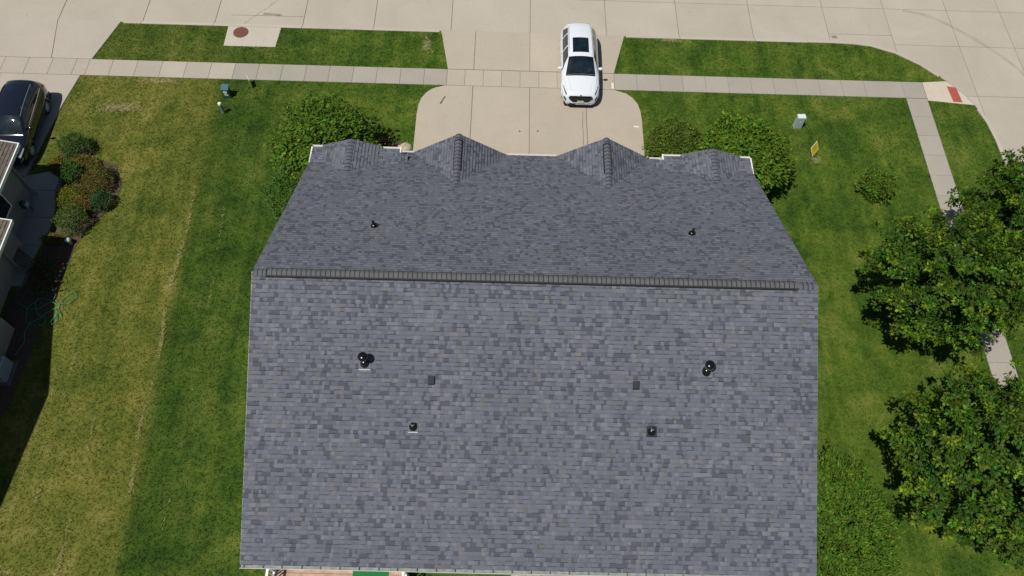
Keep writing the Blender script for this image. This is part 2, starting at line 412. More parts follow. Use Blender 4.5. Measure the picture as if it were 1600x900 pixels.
slab(ap, [(2.92, 16.68), (4.38, 16.68), (5.08, 19.5), (2.92, 19.5)], -.25, APZ, M_DRIVE)
CONC.append([(-4.26, 16.6), (4.38, 16.6), (5.08, 19.6), (-4.78, 19.6)])
# neighbour's driveway and the walk along his garage
nd = MB().prism([(-33, 8.0), (-23.6, 8.0), (-23.1, 15.53), (-33, 15.53)], -.3, -.024).build('neighbour_driveway', M_JOINT); tag(nd, kind='structure')
slab(nd, [(-26.9, 9.1), (-23.62, 9.1), (-23.42, 11.6), (-23.22, 13.6), (-22.92, 15.525), (-26.9, 15.525)], -.2, .001, M_WALKW)
slab(nd, rect(-30.2, 9.1, -26.88, 15.535), -.2, .001, M_WALKW); slab(nd, rect(-33.5, 9.1, -30.2, 15.535), -.2, .001, M_WALKW)
slab(nd, [(-22.66, 16.68), (-24.72, 16.68), (-25.25, 19.5), (-21.9, 19.5)], -.25, APZ, M_WALKW)
slab(nd, [(-24.74, 16.68), (-28.4, 16.68), (-28.4, 19.5), (-25.27, 19.5)], -.25, APZ, M_WALKW)
slab(nd, [(-28.42, 16.68), (-32.0, 16.68), (-32.6, 19.5), (-28.42, 19.5)], -.25, APZ, M_WALKW)
CONC += [[(-33.5, 8), (-23.62, 8), (-23.42, 11.6), (-22.9, 15.6), (-33.5, 15.6)], [(-32, 16.6), (-22.66, 16.6), (-21.9, 19.6), (-32.6, 19.6)]]
nw = MB().prism([(-23.0, 3.2), (-21.75, 3.2), (-21.75, 9.0), (-23.0, 9.0)], -.3, -.024).build('neighbour_walk', M_JOINT); tag(nw, kind='structure')
NW = [[(-26, 8.5), (-23.6, 8.3), (-22.0, 8.3), (-22.0, 9.0), (-22.6, 9.38), (-23.6, 9.08), (-26, 9.08)], [(-23.2, 6.8), (-21.62, 6.8), (-21.72, 7.5), (-22.0, 8.28), (-23.2, 8.28)], [(-23.2, 5.3), (-21.72, 5.3), (-21.6, 6.0), (-21.62, 6.78), (-23.2, 6.78)], [(-23.2, 3.2), (-21.95, 3.2), (-21.85, 4.4), (-21.74, 5.28), (-23.2, 5.28)]]
for p in NW: slab(nw, p, -.2, -.001, M_WALK); CONC.append(p)
# manhole pad
pad = MB().prism([(-16.12, 17.9), (-13.4, 17.9), (-13.33, 19.36), (-16.16, 19.36)], -.2, lambda x, y: -.004-.02*max(0, y-18.6), .015).build('manhole_pad', M_PAD); tag(pad, kind='structure')
CONC.append([(-16.12, 17.9), (-13.4, 17.9), (-13.33, 19.4), (-16.16, 19.4)])
mh = empty('manhole_cover', (-15.4, 18.9, -.008)); tag(mh, 'round rusty manhole cover in the square concrete pad', 'manhole cover')
MB().lathe([(.40, -.05), (.40, .006), (.36, .010), (.355, -.004)], seg=32).build('frame', M_RUST, mh)
mm = MB().lathe([(.348, -.02), (.348, .008), (.0, .009)], seg=32)
mm.build('lid', M_RUST, mh)
rb = MB()
for i in range(-4, 5):
    for j in range(-4, 5):
        if i*i+j*j < 17: rb.box((i*.07-.02, j*.07-.02, .008), (i*.07+.02, j*.07+.02, .014))
tag(rb.build('tread', M_RUST, mh), kind='stuff')
# planting beds
bed = MB().prism([(-22.6, 10.6), (-22.0, 9.5), (-21.85, 8.6), (-21.5, 7.2), (-21.45, 6.0), (-21.55, 4.9), (-21.8, 3.2), (-22.2, 2.6), (-22.2, -4.5), (-21.2, -4.6), (-20.6, -2), (-20.5, 1), (-20.3, 3), (-20.2, 5.2), (-19.9, 6.3), (-19.2, 7.4), (-19.0, 8.6), (-19.6, 9.9), (-20.8, 10.3), (-21.2, 11.3), (-22.2, 11.4)], -.2, -.012, .01).build('mulch_bed', M_MULCH); tag(bed, kind='structure')
CONC.append([(-22.3, 9.6), (-21.5, 7.2), (-21.5, 4.9), (-22.2, 2.6), (-22.2, -4.5), (-21.2, -4.6), (-20.6, -2), (-20.5, 1), (-20.3, 3), (-20.3, 5.2), (-20.2, 6.3), (-19.5, 7.6), (-19.5, 8.6), (-20.2, 9.5)])
for sx in (-1, 1):
    pl = [(sx*a, b) for a, b in ((5.66, 8.0), (5.66, 11.35), (6.2, 11.75), (7.6, 11.3), (9.6, 10.6), (10.6, 9.2), (10.6, 7), (9.2, 7), (9.2, 8))]
    tag(MB().prism(pl, -.2, -.014, .01).build('mulch_bed', M_MULCH), kind='structure'); CONC.append(pl)
CONC.append([(-9.2, -8.3), (9.2, -8.3), (9.2, 8.2), (-9.2, 8.2)])

# marks on the street: tyre scuff, tar patches, cracks
def decal_mat(name, col, a):
    m, t, b = mat(name); b.inputs['Base Color'].default_value = (*col, 1); b.inputs['Roughness'].default_value = .9
    g = N(t, 'ShaderNodeNewGeometry').outputs['Position']
    L(t, math_(t, 'MULTIPLY', ramp(t, tnoise(t, g, 2.6, 6, .7), [(.3, (.15,)*3), (.7, (1,)*3)]), a), b.inputs['Alpha']); return m
M_SCUFF = decal_mat('scuff', (.16, .142, .12), .18); M_PATCH = decal_mat('patch', (.17, .15, .12), .6); M_CRACK = decal_mat('crack', (.06, .052, .045), .85)
def ribbon(name, pts, wd, z, m, label, cat):
    v = []; n = len(pts)
    o1 = offset_path(pts, wd/2); o2 = offset_path(pts, -wd/2)
    for a, b in zip(o1, o2): v += [(*a, z), (*b, z)]
    o = MB().add(v, [(2*i, 2*i+1, 2*i+3, 2*i+2) for i in range(n-1)]).build(name, m); tag(o, label, cat); return o
def smooth_path(p, n=6):
    out = []
    for i in range(len(p)-1):
        p0, p1, p2, p3 = [np.array(p[max(0, min(len(p)-1, k))]) for k in (i-1, i, i+1, i+2)]
        for k in range(n):
            t = k/n; out.append(tuple(.5*((2*p1)+(-p0+p2)*t+(2*p0-5*p1+4*p2-p3)*t*t+(-p0+3*p1-3*p2+p3)*t**3)))
    return out+[tuple(p[-1])]
ribbon('tyre_mark', smooth_path([(20.83, 22.18), (22.1, 21.83), (23.31, 20.97), (24.43, 19.93), (25.48, 18.72), (26.17, 17.63), (26.6, 16.2)]), .22, STREET_Z+.004, M_SCUFF, 'faint curved grey tyre mark on the street by the corner', 'tyre mark')
def jitter(a, b, n, s): return [(a[0]+(b[0]-a[0])*k/n+random.uniform(-s, s), a[1]+(b[1]-a[1])*k/n+random.uniform(-s, s)) for k in range(n+1)]
ribbon('crack', jitter((-16.2, 20.32), (-12.3, 20.34), 14, .012), .03, STREET_Z+.004, M_CRACK, 'straight saw cut in the street in front of the manhole pad', 'crack')
ribbon('crack', jitter((-15.4, 19.7), (-13.6, 21.9), 10, .05), .022, STREET_Z+.0045, M_CRACK, 'thin diagonal crack in the street above the manhole', 'crack')
ribbon('street_patch', jitter((-14.5, 20.46), (-13.5, 20.42), 5, .04), .16, STREET_Z+.005, M_PATCH, 'dark filler patch on the street beside the saw cut', 'patch')
ribbon('street_patch', jitter((16.4, 19.93), (16.75, 19.92), 3, .03), .22, STREET_Z+.005, M_PATCH, 'small grey patch at the gutter near the street corner', 'patch')
ribbon('driveway_scuff', [(-4.5, 14.25), (-4.36, 14.62), (-4.28, 14.75)], .09, .006, M_CRACK, 'short dark scuff on the driveway near its left corner', 'scuff')
ribbon('driveway_scuff', [(4.27, 15.6), (4.27, 16.0)], .12, .005, simple('chalk', (.62, .6, .55), .9), 'short white chalk smear where driveway meets the sidewalk', 'scuff')
ribbon('driveway_scuff', [(5.2, 13.1), (5.45, 13.09)], .1, .006, bpy.data.materials['chalk'], 'small pale smear near the right driveway edge', 'scuff')
ribbon('crack', [(2.66+.018*math.sin(k*1.7), 14.0-.3*k) for k in range(17)], .04, .0055, decal_mat('hairline', (.2, .17, .13), .7), 'uneven hairline crack down the driveway below the white car', 'crack')
for k, (x, y) in enumerate(((.41, 12.64), (-.48, 12.6))):
    a = MB().lathe([(.05, .004), (.045, .012), (0, .013)], (x, y, 0), seg=10).build('drain_plug', M_TAR)
    tag(a, ('right' if k == 0 else 'left')+' one of two small dark plugs in the middle of the driveway', 'plug')

# ------------------------------------------------------------------ grass blades
LAW = np.array(BLOCK[1:-2]+[(23.2, -13), (-32, -13), (-32, 19.36)])
def grass(n, x0, x1, y0, y1, name):
    P = np.empty((n, 3)); P[:, 0] = rng.uniform(x0, x1, n); P[:, 1] = rng.uniform(y0, y1, n); P[:, 2] = -.038
    k = inpoly(P, [tuple(p) for p in LAW])
    for c in CONC:
        q = np.array(c); cen = q.mean(0); sh = [tuple(cen+(p-cen)*(1-.05/max(.2, np.linalg.norm(p-cen)))) for p in q]
        k &= ~inpoly(P, sh)
    P = P[k]; n = len(P); B = 3
    P = np.repeat(P, B, 0); n = len(P); P[:, :2] += rng.normal(0, .018, (n, 2))
    az = rng.uniform(0, 2*np.pi, n); h = rng.uniform(.022, .055, n); wd = rng.uniform(.010, .020, n); ln = rng.uniform(.01, .06, n)
    # uneven tall rim where the mower misses next to concrete comes from the random height
    d = np.stack([np.cos(az), np.sin(az), 0*az], 1); s = np.stack([-np.sin(az), np.cos(az), 0*az], 1)
    V = np.empty((n, 3, 3)); V[:, 0] = P-s*wd[:, None]; V[:, 1] = P+s*wd[:, None]; V[:, 2] = P+d*ln[:, None]; V[:, 2, 2] += h
    o = obj(name, np_mesh(name, V.reshape(-1, 3), np.arange(n*3).reshape(-1, 3)), M_BLADE)
    return o
tag(grass(250000, -31, 23.4, -13, 19.4, 'grass'), 'short mown grass covering the lawns around the houses', 'grass', kind='stuff')
# pale dry clippings lying in broken lines on the drier lawn
def clippings(lines):
    V = []; 
    for pts, dens, wd in lines:
        sp = smooth_path(pts, 30)
        for i, (x, y) in enumerate(sp[:-1]):
            if mnoise.noise(Vector((x*.5, y*.75, 3.3))) < .10+random.uniform(-.22, .22): continue
            for _ in range(dens):
                a = random.uniform(0, math.pi); l = random.uniform(.03, .08); px = x+random.gauss(0, wd); py = y+random.uniform(-.12, .12); z = .03+random.uniform(0, .025)
                dx, dy = math.cos(a)*l, math.sin(a)*l; V += [(px-dx, py-dy, z), (px+dx, py+dy, z+.01), (px-dy*.22, py+dx*.22, z+.012)]
    return obj('grass_clippings', np_mesh('grass_clippings', V, np.arange(len(V)).reshape(-1, 3)), simple('straw', (.30, .265, .115), .9, var=.25, scale=20))
tag(clippings([([(-15.6, 9.0), (-15.42, 6), (-15.5, 3), (-15.2, 0), (-15.2, -3), (-14.9, -6), (-14.8, -9)], 8, .05), ([(-17.1, -1), (-17.0, -3.5), (-16.9, -6), (-16.8, -9)], 6, .05), ([(-18.6, 0), (-18.55, -3), (-18.3, -6)], 4, .045),
     ([(-21.3, 13.2), (-20.3, 13.35), (-19.4, 13.3)], 7, .12), ([(-20.3, 13.9), (-19.3, 13.8)], 6, .1), ([(-14.0, 7.5), (-13.7, 3), (-13.5, -2), (-13.4, -8)], 2, .03)]),
    'broken lines of dry straw coloured clippings on the lawn', 'clippings', kind='stuff')

# ------------------------------------------------------------------ shingle fields
PAL = [((.110, .118, .147), .49), ((.094, .102, .128), .16), ((.065, .072, .092), .18), ((.136, .143, .170), .11), ((.132, .127, .140), .035), ((.104, .111, .114), .025)]
PALB = [((.115, .10, .083), .5), ((.095, .083, .07), .25), ((.135, .12, .10), .25)]
def pal(p):
    r = random.random(); s = 0
    for c, q in p:
        s += q
        if r < s: break
    k = random.uniform(.95, 1.05); return tuple(a*k for a in c)
class Shingles:
    def __init__(s): s.V = []; s.F = []; s.Cc = []; s.pieces = []
def shingle_piece(org, U, W_, Nn, u0, u1, v0, e, t, c, band):
    # lower edge proud, upper edge tucked in; on some a darker granule band paints a shadow line along the exposed edge
    pt = lambda u, v, h: tuple(org+U*u+W_*v+Nn*h)
    vb = v0+e*.17
    hb = t*(1-.17)
    V = [pt(u0, v0, t), pt(u1, v0, t), pt(u0, vb, hb+.002), pt(u1, vb, hb+.002), pt(u0, vb, hb+.002), pt(u1, vb, hb+.002), pt(u0, v0+e*1.04, .002), pt(u1, v0+e*1.04, .002),
         pt(u0, v0, -.004), pt(u1, v0, -.004)]
    F = [(0, 1, 3, 2), (4, 5, 7, 6), (8, 9, 1, 0)]
    F += [(8, 0, 6, 6), (9, 7, 1, 1)]
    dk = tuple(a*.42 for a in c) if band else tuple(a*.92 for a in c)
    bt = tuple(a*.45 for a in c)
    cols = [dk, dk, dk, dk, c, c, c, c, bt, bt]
    return V, F, cols
def shingle_plane(org, U, W_, ulen, vlen, pieces, pal_=PAL, e=.143, vstart=0., umin=0., keep=None, wr=(.07, .185), fu=None):
    org, U, W_ = Vector(org), Vector(U).normalized(), Vector(W_).normalized(); Nn = U.cross(W_).normalized()
    if Nn.z < 0: Nn = -Nn
    rows = int(math.ceil((vlen-vstart)/e))
    for r_ in range(rows):
        v0 = vstart+r_*e; ee = min(e, max(.03, vlen-v0))
        a, b = fu(v0) if fu else (umin, ulen)
        u = a; drift = random.uniform(-.004, .004); thick = random.random() < .5
        while u < b-.02:
            wd = random.uniform(*wr)*(1.25 if thick else .85)
            u1 = min(b, u+wd)
            if b-u1 < .07: u1 = b
            if keep is None or keep((u+u1)/2, v0):
                t = (.019 if thick else .010)+random.uniform(-.002, .002)
                band = random.random() < (.42 if thick else .06)
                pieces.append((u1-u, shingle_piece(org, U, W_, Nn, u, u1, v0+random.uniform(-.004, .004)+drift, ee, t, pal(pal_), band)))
            u = u1; thick = (not thick) if random.random() < .8 else thick
def shingle_mesh(name, pieces, m, parent):
    V = []; T = []; Cc = []
    for _, (v, f, c) in pieces:
        n = len(V); V += v; Cc += c
        for q in f:
            T.append((n+q[0], n+q[1], n+q[2]))
            if q[3] != q[2]: T.append((n+q[0], n+q[2], n+q[3]))
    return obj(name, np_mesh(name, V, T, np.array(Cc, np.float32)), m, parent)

# ------------------------------------------------------------------ the duplex
HW = 9.4; RZ = 7.259; SL = .5; S_ = 8.52
house = empty('duplex_house', (0, 0, 0)); tag(house, 'large duplex house with blue grey asphalt shingle roof and four small front gables', 'house')
wl = MB()
def wall(x0, y0, x1, y1, z0, z1, th=.12):
    d = Vector((x1-x0, y1-y0, 0)); n = Vector((d.y, -d.x, 0)).normalized()*th
    return [(x0, y0), (x1, y1), (x1+n.x, y1+n.y), (x0+n.x, y0+n.y)], z0, z1
for a in ((-9.1, -8.1, 9.1, -8.1), (-9.1, 8.2, -9.1, -8.1), (9.1, -8.1, 9.1, 8.2)):
    p, z0, z1 = wall(*a, -.1, 2.92); MB().prism(p, z0, z1).build('wall', M_SIDING, house)
for sx in (-1, 1):
    MB().add([(sx*9.1, -8.1, 2.9), (sx*9.1, 8.2, 2.9), (sx*9.1, 0, 7.0), (sx*8.98, -8.1, 2.9), (sx*8.98, 8.2, 2.9), (sx*8.98, 0, 7.0)], [(0, 1, 2), (3, 5, 4), (0, 2, 5, 3), (1, 4, 5, 2), (0, 3, 4, 1)]).build('gable_wall', M_SIDING, house)
    MB().prism([(sx*5.75, 7.9), (sx*9.1, 7.9), (sx*9.1, 8.2), (sx*5.75, 8.2)], -.1, 3.2).build('wall', M_SIDING, house)
    gd = MB().box((sx*3.1-1.45-1, 8.12, 0), (sx*3.1+1.45+1, 8.2, 2.3)).build('garage_door', M_WHITE, house)
    for k in range(4):
        MB().box((sx*3.1-2.40, 8.2, .04+.57*k), (sx*3.1+2.40, 8.225, .56+.57*k)).build('door_panel', M_WHITE, gd)
    wn = MB().box((sx*7.6-.7, 8.2, .9), (sx*7.6+.7, 8.24, 2.2)).build('window', M_WHITE, house)
    MB().box((sx*7.6-.62, 8.241, .97), (sx*7.6+.62, 8.25, 2.13)).build('pane', M_GLASS, wn)
    for yy in (-5, 0, 4):
        wn = MB().box((sx*9.1 if sx > 0 else -9.16, yy-.5, 1), (9.16 if sx > 0 else sx*9.1, yy+.5, 2.2)).build('window', M_WHITE, house)
MB().prism([(-5.75, 7.95), (5.75, 7.95), (5.75, 8.12), (-5.75, 8.12)], -.1, 2.85).build('wall', M_SIDING, house)
for sx in (-1, 1):
    for xx in (3.2, 7.2):
        wn = MB().box((sx*xx-.9, -8.16, .5 if xx == 3.2 else 1), (sx*xx+.9, -8.1, 2.4)).build('window', M_WHITE, house)
        MB().box((sx*xx-.82, -8.17, .6 if xx == 3.2 else 1.08), (sx*xx+.82, -8.16, 2.32)).build('pane', M_GLASS, wn)
# roof deck
def rz(y): return RZ-SL*abs(y)
rd = MB()
def slabplane(mb, pts, th=.16):
    # pts: a planar polygon with z; extruded straight down
    n = len(pts); v = [tuple(p) for p in pts]+[(p[0], p[1], p[2]-th) for p in pts]
    mb.add(v, [tuple(range(n)), tuple(range(2*n-1, n-1, -1))]+[(i, (i+1) % n, n+(i+1) % n, n+i) for i in range(n)])
D = .01
slabplane(rd, [(-HW, 0, RZ-D), (-HW, -S_, rz(S_)-D), (HW, -S_, rz(S_)-D), (HW, 0, RZ-D)])
YI = 8.70; YB = 7.72; BX = 5.66
slabplane(rd, [(-HW, 0, RZ-D), (HW, 0, RZ-D), (HW, YB, rz(YB)-D), (BX, YB, rz(YB)-D), (BX, YI, rz(YI)-D), (-BX, YI, rz(YI)-D), (-BX, YB, rz(YB)-D), (-HW, YB, rz(YB)-D)])
AZ0, AZ1, YA = rz(7.66), 3.40, 8.47
for sx in (-1, 1):
    slabplane(rd, [(sx*BX, 7.66, AZ0-D), (sx*HW, 7.66, AZ0-D), (sx*HW, YA, AZ1-D), (sx*BX, YA, AZ1-D)], .12)
gables = []
for sx in (-1, 1): gables += [(sx*3.12, 2.06, 4.20, 2.89, 8.72, .27, 9), (sx*7.70, 1.28, 3.84, 3.38, 8.60, .24, 8)]
for gx, hw, zp, zb, yf, cw, nc in gables:
    yb = (RZ-zp)/SL
    for sx in (-1, 1):
        slabplane(rd, [(gx, yf, zp-D), (gx, yb-.1, zp-D), (gx+sx*hw, 7.3 if zb > 3 else yb+2.2, zb-D), (gx+sx*hw, yf, zb-D)], .10)
    MB().add([(gx-hw, yf-.12, zb-.1), (gx+hw, yf-.12, zb-.1), (gx, yf-.12, zp-.1), (gx-hw, yf-.3, zb-.1), (gx+hw, yf-.3, zb-.1), (gx, yf-.3, zp-.1)], [(0, 1, 2), (3, 5, 4), (0, 3, 4, 1), (1, 4, 5, 2), (2, 5, 3, 0)]).build('gable_wall', M_SIDING, house)
roof = rd.build('roof', simple('roof_deck', (.05, .05, .055), .9), house, fix=False)
pcs_back, pcs = [], []
c26 = 1/math.hypot(1, SL)
shingle_plane((-HW-.02, -S_-.03, rz(S_+.03)), (1, 0, 0), (0, 1, SL), 2*HW+.04, (S_+.03)/c26-.04, pcs_back)
slF = YI/c26
kf = lambda u, v: True if (YI-v*c26) < YB+.05 else abs(u-HW-.02) < BX
shingle_plane((-HW-.02, YI+.03, rz(YI+.03)), (1, 0, 0), (0, -1, SL), 2*HW+.04, slF-.04, pcs, keep=kf)
for sx in (-1, 1):
    x0 = BX if sx > 0 else -HW-.02
    shingle_plane((x0, YA+.02, AZ1), (1, 0, 0), (0, -(YA+.02-7.62), AZ0+.01-AZ1), HW-BX+.02, .86, pcs)
for gx, hw, zp, zb, yf, cw, nc in gables:
    for sx in (-1, 1):
        sl_ = math.hypot(hw, zp-zb); yb = (RZ-zp)/SL
        ylow = (RZ-zb)/SL if zb < 3 else 7.6
        def fu(v, sl_=sl_, yb=yb, ylow=ylow, yf=yf):
            k = v/sl_; return 0., max(.1, yf-(ylow+(yb-ylow)*k)+.12)
        shingle_plane((gx+sx*(hw+.0), yf+.02, zb), (0, -1, 0), (-sx*hw, 0, zp-zb), 3., sl_-.01, pcs, fu=fu)
# the largest in view are pieces of their own
pcs_back.sort(key=lambda p: -p[0]*(1.0 if p[1][0][0][1] > -8.3 else 1.02))
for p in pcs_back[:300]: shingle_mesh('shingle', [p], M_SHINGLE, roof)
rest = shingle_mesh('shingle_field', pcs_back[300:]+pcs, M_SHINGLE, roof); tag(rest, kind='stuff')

# ridge vent with caps
def cap_mesh(wd, ln, h, slope, c):
    # saddle-shaped cap, lying along +X, nose end raised
    n = 6; V = []; cols = []
    for (x, dz) in ((0, .014), (ln*.20, .013), (ln*.20, .0135), (ln*1.12, .0)):
        for i in range(n+1):
            u = -1+2*i/n; y = u*wd; z = -abs(y)*slope*(.45+.55*abs(u))+h+dz; V.append((x, y, z))
    for i in range(n+1):
        u = -1+2*i/n; y = u*wd; V.append((0, y, -abs(y)*slope*(.45+.55*abs(u))+h-.004))
    F = []
    for a, b in ((0, 1), (2, 3)): F += [(a*(n+1)+i, a*(n+1)+i+1, b*(n+1)+i+1, b*(n+1)+i) for i in range(n)]
    F += [(4*(n+1)+i, 4*(n+1)+i+1, i+1, i) for i in range(n)]
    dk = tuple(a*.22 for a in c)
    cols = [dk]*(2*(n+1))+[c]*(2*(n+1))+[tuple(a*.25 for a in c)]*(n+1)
    T = [(f[0], f[1], f[2]) for f in F]+[(f[0], f[2], f[3]) for f in F]
    me = np_mesh('ridge_cap', V, T, np.array(cols, np.float32)); me.materials.append(M_SHINGLE); return me
CAPC = [(.100, .104, .111), (.092, .097, .105), (.106, .109, .113), (.096, .099, .102)]
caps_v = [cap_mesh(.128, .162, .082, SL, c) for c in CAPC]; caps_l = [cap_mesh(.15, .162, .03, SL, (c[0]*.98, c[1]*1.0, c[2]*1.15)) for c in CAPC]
rv = MB()
for sy in (-1, 1):
    v = [(-8.95, sy*.02, .068), (8.7, sy*.02, .068), (8.7, sy*.165, -.006), (-8.95, sy*.165, -.006), (-8.95, sy*.17, -.10), (8.7, sy*.17, -.10)]
    rv.add([(a, b, c+RZ) for a, b, c in v], [(0, 1, 2, 3), (3, 2, 5, 4)])
rv.add([(x_, y_, RZ+z_) for x_ in (-8.955, 8.705) for y_, z_ in ((-.165, -.09), (-.165, -.006), (0, .068), (.165, -.006), (.165, -.09))], [(0, 1, 2, 3, 4), (5, 9, 8, 7, 6)])
rvo = rv.build('ridge_vent', M_MESH, roof, fix=False)
x = -HW
while x < HW-.05:
    hi = -8.96 < x < 8.62
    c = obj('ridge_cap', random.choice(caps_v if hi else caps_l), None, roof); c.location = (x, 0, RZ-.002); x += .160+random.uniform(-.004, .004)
for gx, hw, zp, zb, yf, cw, nc in gables:
    s_ = (zp-zb)/hw; yb = (RZ-zp)/SL; big = zb < 3
    cl_ = [cap_mesh(.14, .19, .02, s_, (a[0]*.92, a[1]*.95, a[2]*1.12)) for a in CAPC]; ch_ = [cap_mesh(.14, .19, .07, s_, (a[0]*.92, a[1]*.95, a[2]*1.12)) for a in CAPC]
    y = yf+.02; k = 0
    while y > yb-.12:
        hi = big and 8.45 > y > 6.95
        c = obj('ridge_cap', random.choice(ch_ if hi else cl_), None, roof); c.location = (gx, y, zp); c.rotation_euler = (0, 0, -math.pi/2); y -= .187
    if big:
        g_ = MB()
        for s in (-1, 1):
            g_.add([(gx+s*.01, 8.43, zp+.06), (gx+s*.01, 6.9, zp+.06), (gx+s*.17, 6.9, zp-.045), (gx+s*.17, 8.43, zp-.045), (gx+s*.19, 8.43, zp-.16), (gx+s*.19, 6.9, zp-.16)], [(0, 1, 2, 3), (3, 2, 5, 4)])
        g_.build('ridge_vent', M_MESH, roof)
# gutters, fascia, rake boards
def gutter(x0, x1, y, z, sy, name='gutter', hang=0.):
    g_ = empty(name, (0, 0, 0), parent=house)
    prof = [(0, .0), (0, -.11), (.085, -.11), (.125, -.03), (.125, .0), (.137, .002), (.137, -.012)]
    V = []; n = len(prof)
    for xx in (x0, x1): V += [(xx, y+sy*a, z+b) for a, b in prof]
    F = [(i, i+1, n+i+1, n+i) for i in range(n-1)]+[tuple(range(0, 5)), tuple(range(n+4, n-1, -1))]
    MB().add(V, F).build('trough', M_WHITE, g_, fix=False)
    MB().box((x0+.01, y+sy*.012 if sy > 0 else y-.118, z-.1), (x1-.01, y+.118 if sy > 0 else y-.012, z-.062)).build('trough_grit', M_GRIT, g_)
    if hang:
        xx = x0+.12; k = 0
        while xx < x1:
            MB().box((xx-.012, min(y, y+sy*.13), z-.012), (xx+.012, max(y, y+sy*.13), z-.006)).build('hanger', M_TAR, g_); xx += hang*random.uniform(.97, 1.03)
gutter(-HW-.03, HW+.02, -S_-.01, rz(S_)-.02, -1, hang=.625)
ez = rz(YI)-.03
gutter(-1.07, 1.07, YI, ez, 1); gutter(-BX-.02, -5.16, YI, ez, 1); gutter(5.16, BX+.02, YI, ez, 1)
for sx in (-1, 1):
    for a, b in ((BX, 6.5), (8.9, HW+.03)):
        gutter(min(sx*a, sx*b), max(sx*a, sx*b), YA+.01, AZ1-.02, 1)
    MB().box((sx*HW if sx > 0 else -HW-.05, 7.62, AZ1-.16), (HW+.05 if sx > 0 else sx*HW, YA+.02, AZ1+.03)).build('rake_board', M_WHITE, house)
    MB().box((BX-.05 if sx > 0 else -BX, 8.30, rz(YI)-.0), (BX if sx > 0 else -BX+.05, YA+.13, AZ1+.02)).build('fascia', M_WHITE, house)
    MB().box((BX-.04 if sx > 0 else -BX, 7.6, 2.95), (BX if sx > 0 else -BX+.04, 8.298, AZ1+.0)).build('cheek', roof.data.materials[0], house)
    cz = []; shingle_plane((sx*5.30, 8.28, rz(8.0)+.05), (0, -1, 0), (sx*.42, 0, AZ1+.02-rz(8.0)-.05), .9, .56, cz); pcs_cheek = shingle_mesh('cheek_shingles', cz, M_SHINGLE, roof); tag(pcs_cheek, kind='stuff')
    for sy in (-1, 1):
        ye = S_ if sy < 0 else 7.64
        V = []
        for x_ in (sx*HW+sx*.004, sx*(HW+.03)):
            V += [(x_, 0, RZ-.012), (x_, sy*ye, rz(ye)-.012), (x_, sy*ye, rz(ye)-.2), (x_, 0, RZ-.2)]
        MB().add(V, [(0, 1, 2, 3), (7, 6, 5, 4), (0, 4, 5, 1), (1, 5, 6, 2), (2, 6, 7, 3), (3, 7, 4, 0)]).build('rake_board', M_GALV, house)
for gx, hw, zp, zb, yf, cw, nc in gables:
    for s in (-1, 1):
        V = [(gx, yf-.02, zp-.03), (gx+s*hw, yf-.02, zb-.03), (gx+s*hw, yf-.02, zb-.2), (gx, yf-.02, zp-.2)]; V += [(a, b+.035, c) for a, b, c in V]
        MB().add(V, [(0, 1, 2, 3), (7, 6, 5, 4), (0, 4, 5, 1), (1, 5, 6, 2), (2, 6, 7, 3), (3, 7, 4, 0)]).build('rake_board', M_GALV, house)

# roof vents: each can be lifted off, so each is a thing
M_FLASH = simple('granule_flashing', (.125, .13, .148), .9, var=.2, scale=20)
def vent_cap(x, y, h, label, flash):
    z = rz(y); e = empty('flue_vent', (x, y, z)); tag(e, label, 'roof vent')
    t = SL if y < 0 else -SL
    f = MB().add([(a, b, t*b+.028) for a, b in ((-.2, -.2), (.2, -.2), (.2, .16), (-.2, .16))]+[(a, b, t*b+.010) for a, b in ((-.2, -.2), (.2, -.2), (.2, .16), (-.2, .16))], [(0, 1, 2, 3), (0, 4, 5, 1), (1, 5, 6, 2), (2, 6, 7, 3), (3, 7, 4, 0)])
    f.build('flashing', M_FLASH, e); MB().box((-.19, -.214, t*-.2+.008), (.19, -.201, t*-.2+.030)).build('flashing_lip', flash, e)
    MB().lathe([(.17, -.06), (.14, .10), (.12, .18), (.11, .20), (0, .20)], seg=20).build('boot', M_BLACK, e, True)
    MB().lathe([(.062, .1), (.062, h), (0, h)], seg=18).build('pipe', M_BLACK, e, True)
    MB().lathe([(.09, h-.02), (.15, h), (.16, h+.05), (.16, h+.11), (.14, h+.16), (.06, h+.185), (0, h+.19)], seg=22).build('cap', M_BLACK, e, True)
    MB().lathe([(.161, h+.03), (.164, h+.035), (.161, h+.04)], seg=22).build('collar', M_GALV, e)
vent_cap(-5.59, -2.62, .42, 'left black flue vent with round cap on the rear roof slope', M_WHITE)
vent_cap(5.72, -2.62, .42, 'right black flue vent with round cap on the rear roof slope', M_BLACK)
def pipe_vent(x, y, h, label, flash, r=.055):
    z = rz(y); e = empty('plumbing_vent', (x, y, z)); tag(e, label, 'roof vent'); t = SL if y < 0 else -SL
    MB().add([(a, b, t*b+.028) for a, b in ((-.17, -.17), (.17, -.17), (.17, .14), (-.17, .14))]+[(a, b, t*b+.010) for a, b in ((-.17, -.17), (.17, -.17), (.17, .14), (-.17, .14))], [(0, 1, 2, 3), (0, 4, 5, 1), (1, 5, 6, 2), (2, 6, 7, 3), (3, 7, 4, 0)]).build('flashing', M_FLASH if flash is not M_DKGREEN else flash, e)
    if y < 0: MB().box((-.16, -.184, t*-.17+.008), (.16, -.171, t*-.17+.030)).build('flashing_lip', flash, e)
    MB().lathe([(.15, -.03), (.135, .06), (.10, .13), (.075, .16), (0, .165)], seg=20).build('boot', M_BLACK, e, True)
    MB().lathe([(r, .12), (r, h), (r*.8, h), (r*.8, h-.08), (0, h-.08)], seg=16).build('pipe', M_BLACK, e, True)
    MB().lathe([(r*1.02, h-.02), (r*1.12, h-.015), (r*1.02, h)], seg=16).build('collar', M_WHITE if y < 0 else M_BLACK, e)
